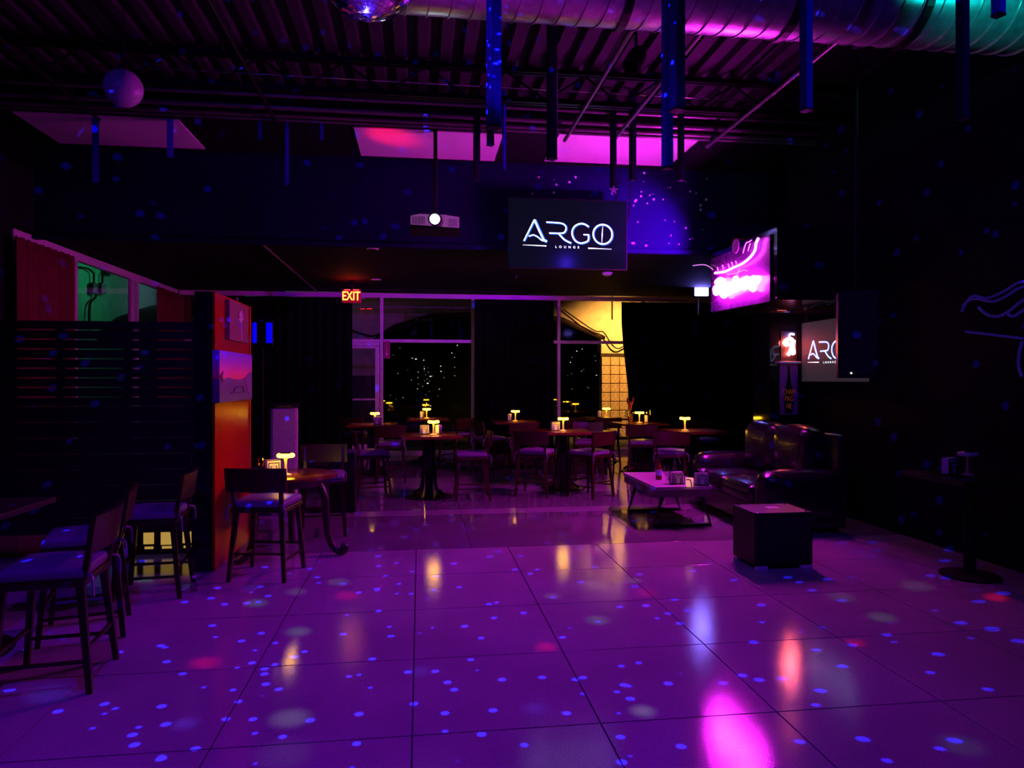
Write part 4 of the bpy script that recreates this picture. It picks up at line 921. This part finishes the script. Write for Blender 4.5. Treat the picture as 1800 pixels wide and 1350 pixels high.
for a_, b_ in ((sy0 + aw, ymid), (ymid, sy1 - aw)):
    s_ = cush('seat_cushion', (sx0, a_ + .005, .29), (sx1 - .25, b_ - .005, .48), .035)
    cush('back_cushion', (sx1 - .36, a_ + .005, .46), (sx1 - .06, b_ - .005, 1.06), .04, .09)
obj('back_frame', b2(Vector((sx1 - .12, sy0 + .03, .3)) - FL_, Vector((sx1, sy1 - .03, 1.03)) - FL_, .04), M_LEATH, sf, smooth=True)
cush('arm', (sx0 + .03, sy0, .1), (sx1 - .06, sy0 + aw, .64), .03, .1); cush('arm', (sx0 + .03, sy1 - aw, .1), (sx1 - .06, sy1, .66), .03, .1)
for xa in (sx0 + .12, sx1 - .12):
    for ya_ in (sy0 + .12, sy1 - .12): obj('foot', b2(Vector((xa - .03, ya_ - .03, 0)) - FL_, Vector((xa + .03, ya_ + .03, .06)) - FL_), M_IRON, sf)
# coffee table
cz = .45; cx0, cx1 = 2.51, 3.16; cy0, cy1 = 7.26, 8.46
ct = root('coffee_table', ((cx0 + cx1) / 2, (cy0 + cy1) / 2, 0), label='low pale coffee table with splayed sled legs in front of the sofa', cat='table'); hx, hy = (cx1 - cx0) / 2, (cy1 - cy0) / 2
M_CT = mat('coffee_top', (.52, .42, .46), .3, scale=8)
obj('top', bx((0, 0, cz - .02), (2 * hx, 2 * hy, .04), None, .006), M_CT, ct); M_CTA = wood('coffee_apron', (.16, .09, .10), (.27, .17, .18), .4)
obj('drawer_box', bx((0, 0, cz - .08), (2 * hx - .03, 2 * hy - .03, .08), None, .004), M_CTA, ct)
for k in range(3): obj('drawer_front', bx((-hx + .008, (-hy + .03) + (2 * hy - .06) * (k + .5) / 3, cz - .08), (.014, (2 * hy - .1) / 3, .07), None, .003), M_CTA, ct)
for y in (-hy + .06, hy - .22):
    obj('sled_leg', tube([(-hx + .10, y, cz - .12), (-hx - .0, y, .018), (hx + .0, y, .018), (hx - .10, y, cz - .12)], .024, 4), M_IRON, ct)
def oct_(px, py): return at_z(px, py, cz)
bt = root('beer_bottle', oct_(1158, 843), label='brown bottle with a clip top standing at the left end of the coffee table', cat='bottle')
obj('glass_body', lathe([(0, 0), (.034, 0), (.036, .01), (.036, .14), (.016, .2), (.0135, .255), (0, .255)], 24), M_AMBER, bt, smooth=True); obj('label', lathe([(.0367, .05), (.0367, .12)], 24), mat('paper_label', (.5, .42, .45), .7), bt)
obj('cap', lathe([(0, .25), (.016, .25), (.016, .275), (0, .278)], 16), M_CHROME, bt); obj('clip', bx((.02, 0, .235), (.09, .012, .012), None, .003), M_CHROME, bt)
fk = root('glass_decanter', oct_(1186, 846), label='clear long-necked decanter behind the napkins on the coffee table', cat='decanter')
obj('body', lathe([(0, .004), (.075, .002), (.085, .02), (.075, .06), (.04, .1), (.022, .14), (.02, .21), (.026, .23), (.024, .23), (.018, .21), (.02, .14), (.037, .1), (.072, .06), (.08, .02), (0, .01)], 28), M_GLASS, fk, smooth=True)
obj('straw', tube(smoothline([(0, 0, .02), (0, 0, .2), (.0, 0, .34), (.04, 0, .3), (.07, 0, .2)]), .004, 6), M_CHROME, fk)
place(wg, oct_(1171, 851), 0, 'stemmed glass on the coffee table left of the decanter', 'glass', 'stemmed glasses', 1.0)
place(holder, oct_(1190, 851), .12, 'napkin holder in front of the decanter on the coffee table', 'napkin holder', GN, 1.05)
place(holder, oct_(1233, 853), -.2, 'overfull napkin holder at the right end of the coffee table', 'napkin holder', GN, 1.05)
nk = root('folded_napkins', oct_(1233, 853) + Vector((.0, 0, .142)), .5, 'two loose napkins poking out of the right napkin holder', 'napkins')
obj('napkin', bx((0, 0, .012), (.07, .05, .006), Matrix.Rotation(.6, 3, 'Y')), M_NAPK, nk); obj('napkin', bx((.02, 0, .018), (.06, .05, .004), Matrix.Rotation(-.8, 3, 'Y')), M_NAPK, nk)
cd_ = root('small_cup', oct_(1212, 855), label='small cup given a pink glow between the two napkin holders', cat='candle')
obj('cup', lathe([(0, 0), (.036, 0), (.042, .09), (.039, .09), (.033, .006), (0, .006)], 24), glow('cup_glow', (1, .35, .32), .8), cd_, smooth=True)  # pink light falling on the cup put in as emission
obj('handle', tube(smoothline([(-.04, -.01, .075), (-.02, -.05, .08), (-.005, -.06, .05), (0, -.06, .0)]), .006, 6), M_IRON, cd_)
# subwoofer cube
f0, f1 = at_z(1328, 1003, 0), at_z(1440, 1004, 0)
sb = root('subwoofer', ((f0.x + f1.x) / 2, f0.y + .22, 0), 0, 'black subwoofer box with a pale label on its top standing on the floor', 'loudspeaker')
swd = f1.x - f0.x
obj('cabinet', bx((0, 0, .25), (swd, .42, .44), None, .008), M_PLAST, sb); obj('top_panel', bx((0, 0, .474), (swd - .01, .41, .008), None, .002), mat('sub_top', (.05, .045, .07), .35), sb)
obj('label', bx((.02, .03, .4785), (.11, .09, .002)), M_NAPK, sb); obj('grille', bx((0, -.213, .26), (swd - .06, .008, .36)), bpy.data.materials['grille'], sb)
for s in (-1, 1):
    for y in (-.205, .17): obj('foot', bx((s * (swd / 2 - .06), y, .015), (.1, .05, .03), None, .004), M_ALU, sb)
    for y in (-.17, .17): obj('corner_screw', lathe([(0, .478), (.012, .478), (.01, .482), (0, .482)], 10), M_CHROME, sb, (s * (swd / 2 - .04), y, 0))
# right-hand dark table with unlit lamp
rp = at_d(1685, HY, 5.7); rp.z = 0; rz_ = .826
rt2 = root('pub_table', rp, label='dark counter table at the right wall with an unlit lamp', cat='table')
obj('tabletop', bx((.1, 0, rz_ - .02), (.7, .7, .04), None, .006), M_PLAST, rt2); obj('column', tube([(.1, 0, .02), (.1, 0, rz_ - .04)], .045, 12), M_BLACK, rt2); obj('base_plate', lathe([(0, 0), (.22, 0), (.22, .015), (.1, .03), (0, .03)], 28), M_BLACK, rt2, (.1, 0, 0))
place(tlamp_off, at_d(1701, 835, 5.7) * 1, 0, 'unlit lamp with a bluish top on the dark right-hand table', 'lamp', None, .95)
tlamp_off.location.z = rz_
hq = place(holder, at_d(1670, 835, 5.7), .35, 'napkin holder beside the unlit lamp on the right-hand table', 'napkin holder', GN, 1.1); hq.location.z = rz_
# mural: rope lines on the right wall, given a faint glow in the material
mu = root('wave_mural', (XR - .02, 5.6, 2.2), label='blue wavy rope lines on the dark right wall', cat='mural'); ML = mu.location
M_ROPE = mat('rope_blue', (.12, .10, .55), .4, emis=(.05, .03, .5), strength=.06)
for pts in ([(1690, 548), (1700, 530), (1712, 520), (1735, 524), (1765, 512), (1790, 497), (1815, 494)], [(1692, 538), (1705, 527), (1722, 526), (1745, 530), (1770, 520), (1790, 507), (1815, 500)],
            [(1720, 540), (1735, 553), (1755, 556), (1775, 546), (1795, 530), (1815, 520)], [(1772, 553), (1782, 556), (1795, 548), (1815, 535)], [(1697, 583), (1740, 588), (1800, 595)], [(1797, 600), (1791, 625), (1791, 645), (1796, 662)]):
    obj('rope_line', tube(smoothline([at_X(*p_, XR - .02) - ML for p_ in pts]), .012, 6), M_ROPE, mu)
